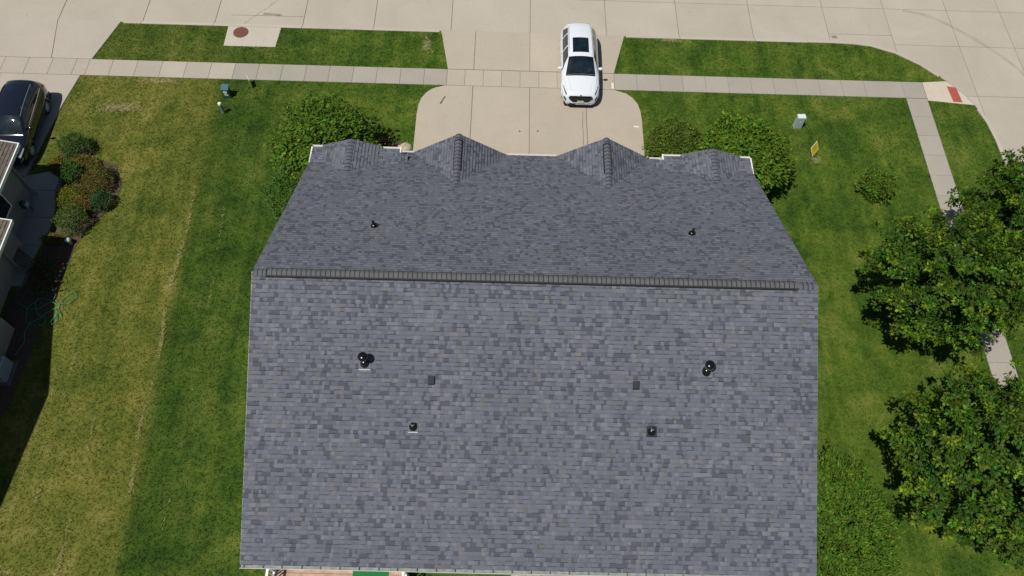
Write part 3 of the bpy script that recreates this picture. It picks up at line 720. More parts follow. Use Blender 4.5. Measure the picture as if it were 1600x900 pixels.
M_DKGREEN = simple('dark_green_metal', (.010, .018, .019), .4)
pipe_vent(-3.93, -4.45, .27, 'squat black plumbing vent with pale flashing low on rear slope, left', M_WHITE)
pipe_vent(3.93, -4.42, .27, 'squat black plumbing vent with dark flashing low on rear slope, right', M_DKGREEN)
pipe_vent(-5.86, 2.86, .36, 'thin black plumbing vent on the street side slope, left one', M_BLACK, .045)
pipe_vent(5.8, 2.9, .36, 'thin black plumbing vent on the street side slope, right one', M_BLACK, .045)
for sx, lb in ((-1, 'small dark square box vent on rear slope nearest the left flue'), (1, 'small dark square box vent on rear slope nearest the right flue')):
    x, y = sx*3.38, -3.1;  e = empty('box_vent', (x, y, rz(y))); tag(e, lb, 'roof vent')
    V = [(a, b, SL*b+d) for d in (.012, .11) for a, b in ((-.10, -.12), (.10, -.12), (.10, .11), (-.10, .11))]
    MB().add(V, [(4, 5, 6, 7), (0, 1, 5, 4), (1, 2, 6, 5), (2, 3, 7, 6), (3, 0, 4, 7)]).build('hood', M_DKGREEN if sx > 0 else simple('dark_blue_grey_metal', (.02, .026, .036), .85), e)
    MB().box((-.085, -.125, SL*-.12+.02), (.085, -.1195, SL*-.12+.095)).build('opening', M_MESH, e)

# ------------------------------------------------------------------ rear decks
def deck(x0, x1, label, z=.62, y0=-8.12, y1=-11.4, stair=None):
    d = empty('rear_deck', ((x0+x1)/2, y0, 0)); tag(d, label, 'deck'); cx = (x0+x1)/2
    bm_ = []
    proto = None; y = 0; k = 0
    while y > y1-y0:
        b = MB().box((x0-cx, y-.136, z-.035), (x1-cx, y-.006, z), .004).build('deck_board', M_WOOD, d); y -= .142
    for xx in (x0-cx+.06, x1-cx-.06):
        for yy in (-.25, -1.7, y1-y0+.08):
            MB().box((xx-.05, yy-.05, 0), (xx+.05, yy+.05, z+1.0), .008).build('post', M_WHITE, d)
        MB().box((xx-.045, y1-y0+.03, z+.95), (xx+.045, -.05, z+1.0), .006).build('rail', M_WHITE, d)
        MB().box((xx-.03, y1-y0+.03, z+.1), (xx+.03, -.05, z+.15)).build('rail', M_WHITE, d)
        yy = -.15
        while yy > y1-y0+.1:
            MB().box((xx-.018, yy-.018, z+.15), (xx+.018, yy+.018, z+.95)).build('baluster', M_WHITE, d); yy -= .13
    return d
deck(-8.95, -4.2, 'weathered wooden rear deck with white railing behind the left half')
mt = MB().box((-6.15, -9.3, .622), (-4.88, -8.27, .637), .003).build('door_mat', M_MAT); tag(mt, 'dark green turf mat lying on the rear deck', 'mat')
pt = empty('rear_patio', (1.1, -9.6, 0)); tag(pt, kind='structure')
for i in range(6):
    for j in range(3): slab(pt, [(a-1.1, b+9.6) for a, b in rect(-.55+.55*i, -8.15-.55*(j+1), 0+.55*i, -8.15-.55*j, .008)], -.1, -.0, M_STONE)
CONCP = None
d2 = deck(2.75, 7.4, 'weathered wooden rear deck with white railing behind the right half')

# ------------------------------------------------------------------ neighbour's house
nh = empty('neighbour_house', (-25, 3, 0)); tag(nh, "neighbour's beige house with brown weathered shingles at the left edge", 'house')
def nb(mb, name, m, smooth=False):
    mb.v = [(a+25, b-3, c) for a, b, c in mb.v]; return mb.build(name, m, nh, smooth)
nb(MB().box((-31, 5.2, -.1), (-22.95, 8.2, 2.75)), 'wall', M_NSIDING)
nb(MB().box((-33, 2.0, -.1), (-22.35, 5.2, 2.7)), 'wall', M_NSIDING)
nb(MB().box((-36, -9.6, -.1), (-22.35, 2.0, 2.6)), 'wall', M_NSIDING)
for z in np.arange(.1, 2.6, .16):      # lap siding on the walls that show
    nb(MB().add([(-22.95, 5.2, z), (-22.95, 8.2, z), (-22.922, 5.2, z), (-22.922, 8.2, z), (-22.945, 5.2, z+.155), (-22.945, 8.2, z+.155)], [(2, 3, 5, 4), (0, 1, 3, 2)]), 'siding_board', M_NSIDING)
nb(MB().add([(-22.35, -9.6, 2.6), (-22.35, 2.0, 2.6), (-22.35, -3.7, 5.6), (-22.6, -9.6, 2.6), (-22.6, 2.0, 2.6), (-22.6, -3.7, 5.6)], [(0, 1, 2), (3, 5, 4), (0, 2, 5, 3), (1, 4, 5, 2), (0, 3, 4, 1)]), 'gable_wall', M_NSIDING)
nr = MB()
slabplane(nr, [(-22.35, 8.7, 2.78), (-22.35, 4.6, 2.78), (-27, 4.6, 3.9), (-27, 8.7, 3.9)], .14)
slabplane(nr, [(-31.7, 8.7, 2.78), (-27, 8.7, 3.9), (-27, 4.6, 3.9), (-31.7, 4.6, 2.78)], .14)
slabplane(nr, [(-21.32, 4.7, 2.78), (-21.32, 1.7, 2.78), (-26, 1.7, 3.9), (-26, 4.7, 3.9)], .14)
slabplane(nr, [(-21.5, -3.7, 6.3), (-36, -3.7, 6.3), (-36, 2.6, 2.75), (-21.5, 2.6, 2.75)], .14)
slabplane(nr, [(-21.5, -3.7, 6.3), (-21.5, -10.4, 4.5), (-36, -10.4, 4.5), (-36, -3.7, 6.3)], .14)
nro = nb(nr, 'roof', simple('brown_deck', (.06, .05, .045), .9))
npz = []
o_ = Vector((25, -3, 0))
shingle_plane(Vector((-22.33, 8.7, 2.79))+o_, (0, -1, 0), (-4.65, 0, 1.12), 4.1, 4.7, npz, PALB)
shingle_plane(Vector((-21.30, 4.7, 2.79))+o_, (0, -1, 0), (-4.68, 0, 1.12), 3.0, 4.7, npz, PALB)
shingle_plane(Vector((-36, 2.62, 2.75))+o_, (1, 0, 0), (0, -6.3, 3.55), 14.5, 7.2, npz, PALB)
npz.sort(key=lambda p: -p[1][0][0][0])
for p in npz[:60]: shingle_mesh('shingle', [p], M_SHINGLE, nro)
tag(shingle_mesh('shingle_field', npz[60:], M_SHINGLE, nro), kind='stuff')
nb(MB().box((-22.35, 4.6, 2.66), (-22.30, 8.72, 2.82)), 'fascia', M_WHITE); nb(MB().add([(-22.30, 8.70, 2.66), (-22.30, 8.70, 2.82), (-27, 8.70, 3.94), (-27, 8.70, 3.78), (-22.30, 8.74, 2.66), (-22.30, 8.74, 2.82), (-27, 8.74, 3.94), (-27, 8.74, 3.78)], [(0, 1, 2, 3), (4, 7, 6, 5), (1, 5, 6, 2), (0, 4, 5, 1), (2, 6, 7, 3), (0, 3, 7, 4)]), 'rake_board', M_WHITE)
nb(MB().box((-21.32, 1.7, 2.66), (-21.27, 4.72, 2.82)), 'fascia', M_WHITE); nb(MB().add([(-21.27, 4.70, 2.66), (-21.27, 4.70, 2.82), (-26, 4.70, 3.94), (-26, 4.70, 3.78), (-21.27, 4.74, 2.66), (-21.27, 4.74, 2.82), (-26, 4.74, 3.94), (-26, 4.74, 3.78)], [(0, 1, 2, 3), (4, 7, 6, 5), (1, 5, 6, 2), (0, 4, 5, 1), (2, 6, 7, 3), (0, 3, 7, 4)]), 'rake_board', M_WHITE)
nb(MB().tube([(-22.42, 8.15, 2.62), (-22.5, 8.1, 2.45), (-22.86, 8.06, 2.2), (-22.86, 8.06, .15), (-22.7, 8.1, .05)], .05, 8), 'downspout', M_NSIDING)
nb(MB().tube([(-21.6, 4.5, 2.6), (-21.75, 4.4, 2.4), (-22.2, 4.1, 2.1), (-22.25, 4.05, .15), (-22.1, 4.0, .05)], .055, 8), 'downspout', M_NSIDING)
wn = nb(MB().box((-22.95, 5.6, 1.0), (-22.90, 6.7, 2.1)), 'window', M_WHITE); MB().box((25-22.90, 5.68-3, 1.08), (25-22.892, 6.62-3, 2.02)).build('pane', M_GLASS, wn)
nb(MB().box((-22.3, -.35, -.1), (-21.5, 1.15, 1.05), .03), 'chimney_base', M_NSIDING)
ms = empty('gas_meter', (-22.75, 6.95, .0)); tag(ms, "green gas meter on the neighbour's garage wall", 'meter')
MB().lathe([(.0, .55), (.13, .56), (.16, .62), (.16, .82), (.12, .9), (0, .91)], (.12, 0, 0), seg=16).build('meter_body', M_GREENBOX, ms, True)
MB().tube([(.12, .2, 0), (.12, .2, .5), (.12, .12, .7), (.12, 0, .7)], .025).build('pipe', M_GREENBOX, ms)
MB().box((.20, -.10, .62), (.30, .10, .84), .015).build('dial', M_GREYBOX, ms)
# slatted bench in the shade of the porch
bn = empty('slatted_bench', (-22.0, 4.35, 0), R(-35)); tag(bn, "dark slatted bench in the shade beside the neighbour's downspout", 'bench')
for k in range(6): MB().box((-.6, -.25+.085*k, .42), (.6, -.25+.085*k+.06, .45), .005).build('slat', M_BARK, bn)
for a, b in ((-.5, -.2), (.5, -.2), (-.5, .2), (.5, .2)): MB().box((a-.03, b-.03, 0), (a+.03, b+.03, .42)).build('leg', M_BARK, bn)
# air conditioner
ac = empty('air_conditioner', (-21.4, -.85, 0)); tag(ac, "square grey air conditioner beside the neighbour's wall in shade", 'air conditioner')
MB().box((-.55, -.55, -.02), (.55, .55, .06), .02).build('base_pad', M_TAR, ac)
MB().box((-.42, -.42, .06), (.42, .42, .78), .04).build('cabinet', M_AC, ac)
MB().lathe([(.34, .785), (.34, .80), (.30, .80), (.30, .785)], seg=28).build('fan_ring', M_BLACK, ac)
for r_ in (.06, .12, .18, .24, .30):
    MB().lathe([(r_, .795), (r_+.012, .80), (r_+.024, .795)], seg=24).build('grille_ring', M_BLACK, ac)
for k in range(3):
    a = k*2.094; MB().obox((.15*math.cos(a), .15*math.sin(a), .79), (math.cos(a), math.sin(a), 0), (-math.sin(a), math.cos(a), .2), (0, 0, 1), .14, .05, .002).build('fan_blade', M_TAR, ac)
# hose
hp = [(-21.8, 2.4), (-21.1, 2.05), (-20.5, 2.3), (-20.25, 2.75), (-20.6, 3.0), (-21.0, 2.6), (-20.8, 1.9), (-20.3, 1.6), (-20.5, 1.3), (-21.1, 1.5), (-21.2, 2.2), (-20.7, 2.6), (-20.1, 2.35), (-19.6, 2.4), (-19.37, 2.72), (-19.5, 2.92), (-19.75, 2.82), (-20.0, 2.3), (-19.75, 1.75), (-19.85, 1.95), (-20.05, 1.6), (-20.0, 1.36), (-19.88, 1.6), (-20.1, 2.1), (-20.5, 1.75), (-21.0, 1.2), (-20.9, .5), (-21.1, -.1)]
cu = bpy.data.curves.new('garden_hose', 'CURVE'); cu.dimensions = '3D'; cu.bevel_depth = .013; cu.bevel_resolution = 2
sp = cu.splines.new('POLY'); pts = smooth_path(hp, 8); sp.points.add(len(pts)-1)
for k, (a, b) in enumerate(pts): sp.points[k].co = (a, b, .045+.03*math.sin(k*.9), 1)
tmpo = bpy.data.objects.new('tmp', cu); C.objects.link(tmpo)
dg = bpy.context.evaluated_depsgraph_get(); me = bpy.data.meshes.new_from_object(tmpo.evaluated_get(dg)); bpy.data.objects.remove(tmpo)
me.name = 'garden_hose'; me.materials.clear()
ho = obj('garden_hose', me, M_HOSE); tag(ho, 'loosely coiled green garden hose half in the shade on the lawn', 'hose')

# ------------------------------------------------------------------ foliage
def leafmesh(name, P, D, Nn, ln, wd, col, parent=None, m=None):
    n = len(P); D = unit(D); S = unit(np.cross(D, Nn)); Nn = unit(np.cross(S, D))
    l = ln[:, None]; w_ = wd[:, None]
    V = np.empty((n, 4, 3)); V[:, 0] = P; V[:, 1] = P+D*l*.45+S*w_*.5-Nn*w_*.12; V[:, 2] = P+D*l-Nn*l*.12; V[:, 3] = P+D*l*.45-S*w_*.5-Nn*w_*.12
    b = np.arange(n)[:, None]*4
    F = np.concatenate([b+np.array([[0, 1, 2]]), b+np.array([[0, 2, 3]])], 0)
    return obj(name, np_mesh(name, V.reshape(-1, 3), F, np.repeat(col, 4, 0)), m or M_LEAF, parent)
def leafcol(n, base, var=.28, hue=.14):
    base = np.array(base); k = rng.lognormal(0, var, (n, 1)); h = rng.normal(0, hue, (n, 1))
    c = base*k; c[:, 0:1] *= (1+h*1.5); c[:, 2:3] *= (1+.3*h); return np.clip(c, .003, .5)
def blobnoise(D, seed, sc=2.2, n=5):
    r = np.random.default_rng(seed); o = np.zeros(len(D))
    for k in range(n):
        v = r.normal(0, 1, 3); v /= np.linalg.norm(v); f = sc*(1+.6*k); o += np.sin(D@v*f*2+r.uniform(0, 6.28))/(1+.5*k)
    return o/2.
def trunk_limbs(parent, base, h, r0, top, spread, nl=8, zsplit=.35, seed=1):
    r = random.Random(seed); t = MB(); bx, by = base
    pts = [(0, 0, -.05), (r.uniform(-.05, .05), r.uniform(-.05, .05), h*.3), (r.uniform(-.12, .12), r.uniform(-.12, .12), h*.62), (0, 0, h*.9)]
    t.tube(pts, [r0*1.25, r0, r0*.7, r0*.15], 10); t.build('trunk', M_BARK, parent, True)
    for k in range(nl):
        a = k*2.4+r.uniform(-.3, .3); z0 = h*(zsplit+.4*k/nl); ln = spread*r.uniform(.65, .95)*(1-.35*k/nl)
        b = MB().tube([(0, 0, z0), (math.cos(a)*ln*.4, math.sin(a)*ln*.4, z0+ln*.32), (math.cos(a)*ln*.75, math.sin(a)*ln*.75, z0+ln*.5), (math.cos(a)*ln, math.sin(a)*ln, z0+ln*.62)], [r0*.45, r0*.33, r0*.18, r0*.05], 7)
        b.build('limb', M_BARK, parent, True)
def maple(loc, rx, ry, zc, rzz, seed, label, base=(.041, .088, .008), tips=165, fill=5000):
    r = np.random.default_rng(seed); x, y = loc
    e = empty('maple_tree', (x, y, 0)); tag(e, label, 'tree', 'maple trees along the side sidewalk')
    trunk_limbs(e, loc, zc+rzz*.4, .16, 0, rx*.9, 9, .3, seed)
    # branch sprays: bough ends spread over the crown, each carrying several twig rosettes that fan outwards
    nb_ = tips
    k = np.arange(nb_)+.5; ph = np.arccos(1-1.75*k/nb_); th = np.pi*(1+5**.5)*k+r.normal(0, .12, nb_)
    D = np.stack([np.sin(ph)*np.cos(th), np.sin(ph)*np.sin(th), np.cos(ph)], 1); D = unit(D+r.normal(0, .13, D.shape))
    rad = np.clip(.86+.08*blobnoise(D, seed, 2.4)-np.abs(r.normal(0, .15, nb_))+r.normal(0, .03, nb_), .42, 1.02)
    sc = np.array([rx, ry, rzz]); B = D*rad[:, None]*sc; B[:, 2] += zc
    O = unit(D*np.array([1, 1, .4])+np.array([0, 0, .22])+r.normal(0, .12, D.shape))       # growth direction
    side = unit(np.cross(O, np.array([0, 0, 1.]))+r.normal(0, .01, O.shape)); upv = unit(np.cross(side, O))
    T = []; TD = []
    big = r.uniform(.75, 1.25, (nb_, 1)); SS = []
    for q in range(20):
        keep = r.random(nb_) < .9
        s = r.uniform(0, 1., nb_)[:, None]**.8; lat_ = r.normal(0, 1, (nb_, 1))
        off = (O*(s*1.05-.6)+side*lat_*(.20*(1.2-s))+upv*(r.normal(0, .04, (nb_, 1))-.22*s*s))*big
        T.append((B+off)[keep]); TD.append(unit(O+side*lat_*.6+np.array([0, 0, .10]))[keep]); SS.append(s[keep, 0])
    SS = np.concatenate(SS)
    T = np.concatenate(T); TD = np.concatenate(TD); nt_ = len(T)
    per = 10
    P = np.repeat(T, per, 0); A = np.repeat(TD, per, 0); n = len(P)
    rnd = r.normal(0, 1, (n, 3)); lat = unit(rnd-A*(rnd*A).sum(1, keepdims=True))
    Dl = unit(A*r.uniform(.0, .9, (n, 1))+lat*r.uniform(.6, 1.1, (n, 1))+np.array([0, 0, -.05]))
    P = P+Dl*r.uniform(.0, .10, (n, 1))+A*r.uniform(-.06, .08, (n, 1))
    Nl = unit(np.array([0, 0, 1.])+A*.5+r.normal(0, .42, (n, 3)))
    ln = r.uniform(.09, .18, n); wd = ln*r.uniform(.42, .68, n)
    tipc = np.repeat(leafcol(nt_, base, .22, .15), per, 0)*r.lognormal(0, .16, (n, 1))
    young = np.repeat(r.random(nt_) < .08+.45*SS**3, per); tipc[young] *= np.array([2.6, 2.1, 1.3])
    leafmesh('crown', P, Dl, Nl, ln, wd, tipc, e)
    # sparser leaves inside the crown
    d2 = unit(r.normal(0, 1, (fill, 3))); q = r.uniform(.15, .55, (fill, 1))*(.86+.17*blobnoise(d2, seed, 2.0))[:, None]
    P = d2*q*sc; P[:, 2] += zc; ok = P[:, 2] > zc-rzz*.75; P = P[ok]; n = len(P)
    leafmesh('inner_leaves', P, unit(r.normal(0, 1, (n, 3))), unit(r.normal(0, .5, (n, 3))+np.array([0, 0, 1])), r.uniform(.12, .2, n), r.uniform(.1, .18, n), leafcol(n, base), e)
    return e
maple((16.35, 2.4), 3.5, 3.05, 3.9, 2.6, 11, 'broad maple tree on the lawn, the middle one of three at right')
maple((20.6, 5.75), 2.8, 2.75, 3.9, 2.5, 12, 'maple tree over the side sidewalk, nearest the street corner')
maple((16.4, -4.8), 4.1, 3.75, 3.9, 2.8, 13, 'broad maple tree at the bottom right, the closest one', base=(.044, .092, .009), tips=215)

def shrub(name, loc, rx, ry, h, n, label, cat='shrub', base=(.045, .095, .014), ln=(.05, .10), seed=1, droop=0., rot=0., group=None, rough=.12, clump=2.6, keepout=None, stem=True, ratio=.5, low=.0, shell=.75, wfac=(.45, .7), shoot=.22):
    r = np.random.default_rng(seed); x, y = loc; e = empty(name, (x, y, 0), 0); tag(e, label, cat, group)
    D = unit(r.normal(0, 1, (n, 3))); D[:, 2] = np.abs(D[:, 2]) if low <= 0 else np.where(D[:, 2] < -low, -D[:, 2], D[:, 2])
    prof = 1+rough*blobnoise(D, seed, clump, 7)+rough*.45*np.clip(blobnoise(D, seed+9, clump*3.2, 6), -1.2, 1.2)
    q = (r.uniform(shell, 1.0, n)**.7*prof)*(1+shoot*r.random(n)**6)
    zc = h*.45 if low <= 0 else h*.58
    P = D*q[:, None]*np.array([rx, ry, h-zc]); 
    if rot:
        c, s = math.cos(rot), math.sin(rot); P[:, :2] = np.stack([P[:, 0]*c-P[:, 1]*s, P[:, 0]*s+P[:, 1]*c], 1)
    P[:, 2] += zc; lowm = D[:, 2] < .25; 
    if low <= 0: P[lowm, 2] *= r.uniform(.15, 1., lowm.sum())
    if keepout is not None:
        k = ~keepout(P+np.array([x, y, 0])); P, D = P[k], D[k]
    n = len(P)
    Dl = unit(D*np.array([1, 1, .3])+r.normal(0, .55, (n, 3))+np.array([0, 0, .15-droop])); Nl = unit(np.array([0, 0, .8])+D*.7+r.normal(0, .45, (n, 3)))
    l = r.uniform(*ln, n); col = leafcol(n, base, .25, .16)
    cl = blobnoise(P, seed+5, 3.5, 5); col *= (1+.22*np.clip(cl, -1, 1))[:, None]
    leafmesh('foliage', P, Dl, Nl, l, l*r.uniform(*wfac, n), col, e)
    if stem:
        t = MB()
        for k in range(6):
            a = k*1.05; b = MB().tube([(0.03*math.cos(a), .03*math.sin(a), -.05), (rx*.3*math.cos(a), ry*.3*math.sin(a), h*.4), (rx*.55*math.cos(a), ry*.55*math.sin(a), h*.7)], [.025+.01*h, .018+.006*h, .008], 6)
            b.build('stem', M_BARK, e, True)
    return e
def in_house(Q):
    return ((np.abs(Q[:, 0]) < 9.45) & (Q[:, 1] < 8.75) & (Q[:, 2] < 3.75)) | ((np.abs(Q[:, 0]) < 9.15) & (Q[:, 1] < 8.3))
# weeping ornamental trees at the house corners
shrub('ornamental_tree', (-9.5, 9.75), 2.15, 2.35, 3.25, 16000, 'rounded ornamental tree wrapping the left front corner of the duplex', 'tree', (.074, .140, .012), (.12, .22), 21, shoot=.14, droop=.3, low=.75, rough=.2, keepout=in_house, group='ornamental trees at the house corners', clump=2.2, shell=.6)
shrub('ornamental_tree', (9.75, 9.9), 2.0, 2.15, 3.0, 16000, 'rounded ornamental tree wrapping the right front corner of the duplex', 'tree', (.080, .148, .012), (.12, .22), 22, shoot=.12, droop=.3, low=.75, rough=.17, keepout=in_house, group='ornamental trees at the house corners', clump=2.2, shell=.6)
shrub('leafy_shrub', (-10.5, 7.5), 1.05, 1.7, 2.3, 6500, 'leafy shrub against the left side wall below the ornamental tree', 'shrub', (.048, .105, .013), (.07, .14), 23, droop=.3, low=.7, rough=.2, keepout=in_house)
shrub('spirea_shrub', (6.95, 11.55), 1.28, 1.32, 1.35, 9000, 'wide rounded shrub beside the right edge of the driveway', 'shrub', (.080, .124, .015), (.07, .14), 24, rough=.1, clump=3.5)
shrub('low_shrub', (10.6, 8.0), .5, .9, .5, 1300, 'low green plants at the foot of the right side wall', 'shrub', (.05, .11, .015), (.06, .12), 25)
shrub('round_shrub', (16.42, 9.5), .74, .70, .9, 2600, 'small lone yellowish shrub on the right lawn', 'shrub', (.068, .122, .011), (.11, .19), 26, rough=.2, clump=3.5)
shrub('large_shrub', (11.1, -6.6), 2.25, 3.0, 1.9, 24000, 'large spreading leafy shrub along the right rear wall', 'shrub', (.074, .142, .013), (.09, .17), 27, rough=.16, clump=2.6, wfac=(.3, .5), shell=.7, shoot=.12, keepout=lambda Q: (Q[:, 0] < 9.2))
# the neighbour's planting
GB = (.042, .090, .013); YG = (.115, .125, .012); RB = (.105, .078, .015); YO = (.14, .12, .02)
for k, (a, b, rx, ry, h, col, lab) in enumerate([
    (-21.6, 10.55, .72, .68, .95, GB, "dark round shrub beside the neighbour's driveway, nearest the street"),
    (-21.3, 9.05, .55, .55, .85, GB, "dark round shrub between yellow plants in the neighbour's bed"),
    (-19.98, 8.65, .66, .88, .8, (.085, .082, .014), "large rust tinted olive shrub on the lawn side of the neighbour's bed"),
    (-22.1, 9.75, .45, .4, .4, YO, "low yellow plants at the driveway end of the neighbour's bed"),
    (-20.95, 9.8, .62, .35, .5, YO, "orange yellow low plants below the street end dark shrub"),
    (-20.45, 6.4, .68, .7, .95, (.06, .105, .016), "round green shrub at the house end of the neighbour's bed"),
    (-20.95, 7.75, .7, .6, .55, YG, "bright yellow green plants in the middle of the neighbour's bed"),
    (-19.55, 7.55, .5, .5, .6, (.03, .075, .02), "small dark green shrub below the large rust tinted shrub"),
    (-20.3, 7.3, .45, .5, .55, RB, "small rust tinted shrub in the middle of the bed"),
    (-21.1, 5.55, .55, .25, .3, YO, "thin row of yellow plants at the shade line of the bed")]):
    shrub('bed_shrub', (a, b), rx, ry, h, int(4200*rx*ry+900), lab, 'shrub', col, (.045, .09), 40+k, rough=.15, clump=3.2, stem=(k < 3), group="shrubs in the neighbour's bed", shell=.6)
# red flowers in the shade, flowers at our corner
def flowers(loc, n, rx, ry, label, col, seed):
    r = np.random.default_rng(seed); e = empty('flower_clump', (*loc, 0)); tag(e, label, 'flowers')
    P = np.stack([r.normal(0, rx, n), r.normal(0, ry, n), r.uniform(.05, .3, n)], 1)
    leafmesh('foliage', P, unit(r.normal(0, 1, (n, 3))+np.array([0, 0, .4])), unit(r.normal(0, .4, (n, 3))+np.array([0, 0, 1])), r.uniform(.06, .12, n), r.uniform(.04, .07, n), leafcol(n, (.05, .10, .02)), e)
    m_ = n//9; P = np.stack([r.normal(0, rx, m_), r.normal(0, ry, m_), r.uniform(.22, .34, m_)], 1); per = 5
    Q = np.repeat(P, per, 0); a = np.tile(np.arange(per)*2*np.pi/per, m_); Dp = np.stack([np.cos(a), np.sin(a), .3+0*a], 1)
    leafmesh('blossom', Q, Dp, np.tile(np.array([[0, 0, 1.]]), (len(Q), 1)), np.full(len(Q), .05), np.full(len(Q), .04), leafcol(len(Q), col, .2, .05), e)
flowers((-21.0, 3.9), 420, .35, .5, "red flowers in the deep shade beside the neighbour's bench", (.13, .010, .010), 61)
flowers((-20.75, 3.2), 260, .3, .3, "red flowers in the shade just above the garden hose", (.12, .010, .012), 62)
flowers((-7.05, 11.45), 160, .28, .22, 'pink flowers beside the left ornamental tree and driveway', (.55, .12, .10), 63)
lt = empty('garden_lantern', (-20.42, 5.42, 0)); tag(lt, 'small pale blue globe ornament at the end of the neighbour bed', 'ornament')
MB().lathe([(.0, .0), (.09, .0), (.06, .08), (.05, .16), (.0, .16)], seg=14).build('stand', M_STONE, lt, True)
MB().lathe([(0, .16)]+[(.13*math.sin(math.pi*k/10), .28-.13*math.cos(math.pi*k/10)) for k in range(1, 10)]+[(0, .41)], seg=18).build('globe', simple('pale_glaze', (.42, .55, .60), .25), lt, True)
# landscape stones at the driveway corners
def rock(x, y, s, seed, label):
    r = random.Random(seed); bm = bmesh.new(); bmesh.ops.create_icosphere(bm, subdivisions=2, radius=1)
    for v in bm.verts:
        k = 1+.28*mnoise.noise(v.co*1.3+Vector((seed*3.1, 0, 0))); v.co = Vector((v.co.x*s*1.3*k, v.co.y*s*k, v.co.z*s*.6*k+s*.25))
    me = bpy.data.meshes.new('landscape_stone'); bm.to_mesh(me); bm.free()
    o = obj('landscape_stone', me, M_STONE); o.location = (x, y, -.03); o.rotation_euler = (0, 0, r.uniform(0, 3)); tag(o, label, 'stone', 'landscape stones by the driveway')
rock(-6.05, 11.35, .28, 1, 'tan stone left of the driveway by the pink flowers'); rock(-5.86, 10.75, .2, 2, 'small tan stone tucked against the left driveway edge')
rock(5.88, 11.1, .2, 3, 'tan stone right of the driveway under the wide shrub'); rock(6.05, 10.6, .26, 4, 'larger tan stone right of the driveway by the eave'); rock(8.0, 10.2, .2, 5, 'tan stone between the wide shrub and the ornamental tree')

# ------------------------------------------------------------------ utility boxes and signs
e = empty('utility_box', (-15.2, 14.42, -.03)); e.scale = (.86, .86, .95); tag(e, 'squat teal green utility box with white label by the sidewalk', 'utility box')
MB().prism([(-.25, -.2), (.25, -.2), (.25, .2), (-.25, .2)], 0, .10, .012).build('base', M_GREENBOX, e)
MB().add([(-.21, -.17, .10), (.21, -.17, .10), (.21, .17, .10), (-.21, .17, .10), (-.20, -.15, .56), (.20, -.15, .56), (.20, .17, .66), (-.20, .17, .66)], [(0, 1, 5, 4), (1, 2, 6, 5), (2, 3, 7, 6), (3, 0, 4, 7), (4, 5, 6, 7)]).build('cabinet', M_GREENBOX, e)
MB().add([(-.23, -.19, .56), (.23, -.19, .56), (.23, .2, .66), (-.23, .2, .66), (-.22, -.18, .60), (.22, -.18, .60), (.22, .19, .70), (-.22, .19, .70)], [(0, 1, 5, 4), (1, 2, 6, 5), (2, 3, 7, 6), (3, 0, 4, 7), (4, 5, 6, 7), (3, 2, 1, 0)]).build('lid', simple('teal_lid', (.018, .095, .105), .4), e)
ld = MB().lathe([(.0, .0), (.12, .0), (.12, .004), (0, .005)], seg=18).build('label_disc', M_PALE, e)
ld.rotation_euler = (R(87), 0, 0); ld.location = (-.02, -.166, .43)
for k, z in enumerate((.24, .18)): MB().box((-.13+.03*k, -.178, z), (.12, -.168, z+.022)).build('print_line', M_PALE, e)
e = empty('cable_pedestal', (-15.2, 13.28, -.03), 0); tag(e, 'round green cable pedestal with a cream cap on the lawn', 'pedestal')
MB().lathe([(.10, 0), (.10, .12), (.082, .14), (.08, .62), (.08, .63)], seg=20).build('tube', M_GREENPOST, e, True)
MB().lathe([(.092, .58), (.094, .68), (.085, .715), (.04, .73), (0, .732)], seg=20).build('cap', M_CREAM, e, True)
e = empty('power_cabinet', (13.4, 13.4, -.03), R(3)); e.scale = (.78, .78, .9); tag(e, 'tall pale grey blue utility cabinet standing on the right lawn', 'utility cabinet')
MB().box((-.24, -.16, 0), (.24, .16, .80), .015).build('body', M_GREYBOX, e)
MB().box((-.255, -.175, .80), (.255, .175, .90), .025).build('lid', simple('pale_lid', (.58, .66, .68), .4), e)
MB().box((-.21, -.168, .06), (.21, -.160, .76)).build('door', M_GREYBOX, e)
for k in range(2): MB().box((-.06+.09*k, -.172, .45), (.0+.09*k, -.168, .60)).build('label_plate', M_CREAM, e)
def lawn_sign(loc, rz_, tilt, w_, h_, label, lines):
    e = empty('lawn_sign', (*loc, -.03), rz_); tag(e, label, 'lawn sign')
    for s in (-1, 1): MB().tube([(s*w_*.28, 0, 0), (s*w_*.28, 0, .55)], .008, 6).build('stake', M_TAR, e)
    p = MB().box((-w_/2, -.006, .14), (w_/2, .006, .14+h_)).build('panel', M_WHITE, e)
    for sy in (-1, 1): MB().box((-w_/2+.018, sy*.0075-.001, .158), (w_/2-.018, sy*.0075+.001, .122+h_)).build('face', M_YELLOW, p)
    for k in range(lines):
        z = .14+h_*(.80-.14*k); hw = w_*(.30 if k % 2 == 0 else .22)
        MB().box((-hw, -.0105, z), (hw, -.0085, z+.022)).build('print_line', M_INK, p)
    return e
sg = lawn_sign((14.05, 11.6), R(48), 0, .60, .52, 'small yellow lawn sign with white border on the right lawn', 4); sg.rotation_euler = (R(-30), 0, R(50))
sg = lawn_sign((-14.2, 15.15), R(-65), 0, .46, .42, 'small yellow lawn sign seen edge on beside the left sidewalk', 3)

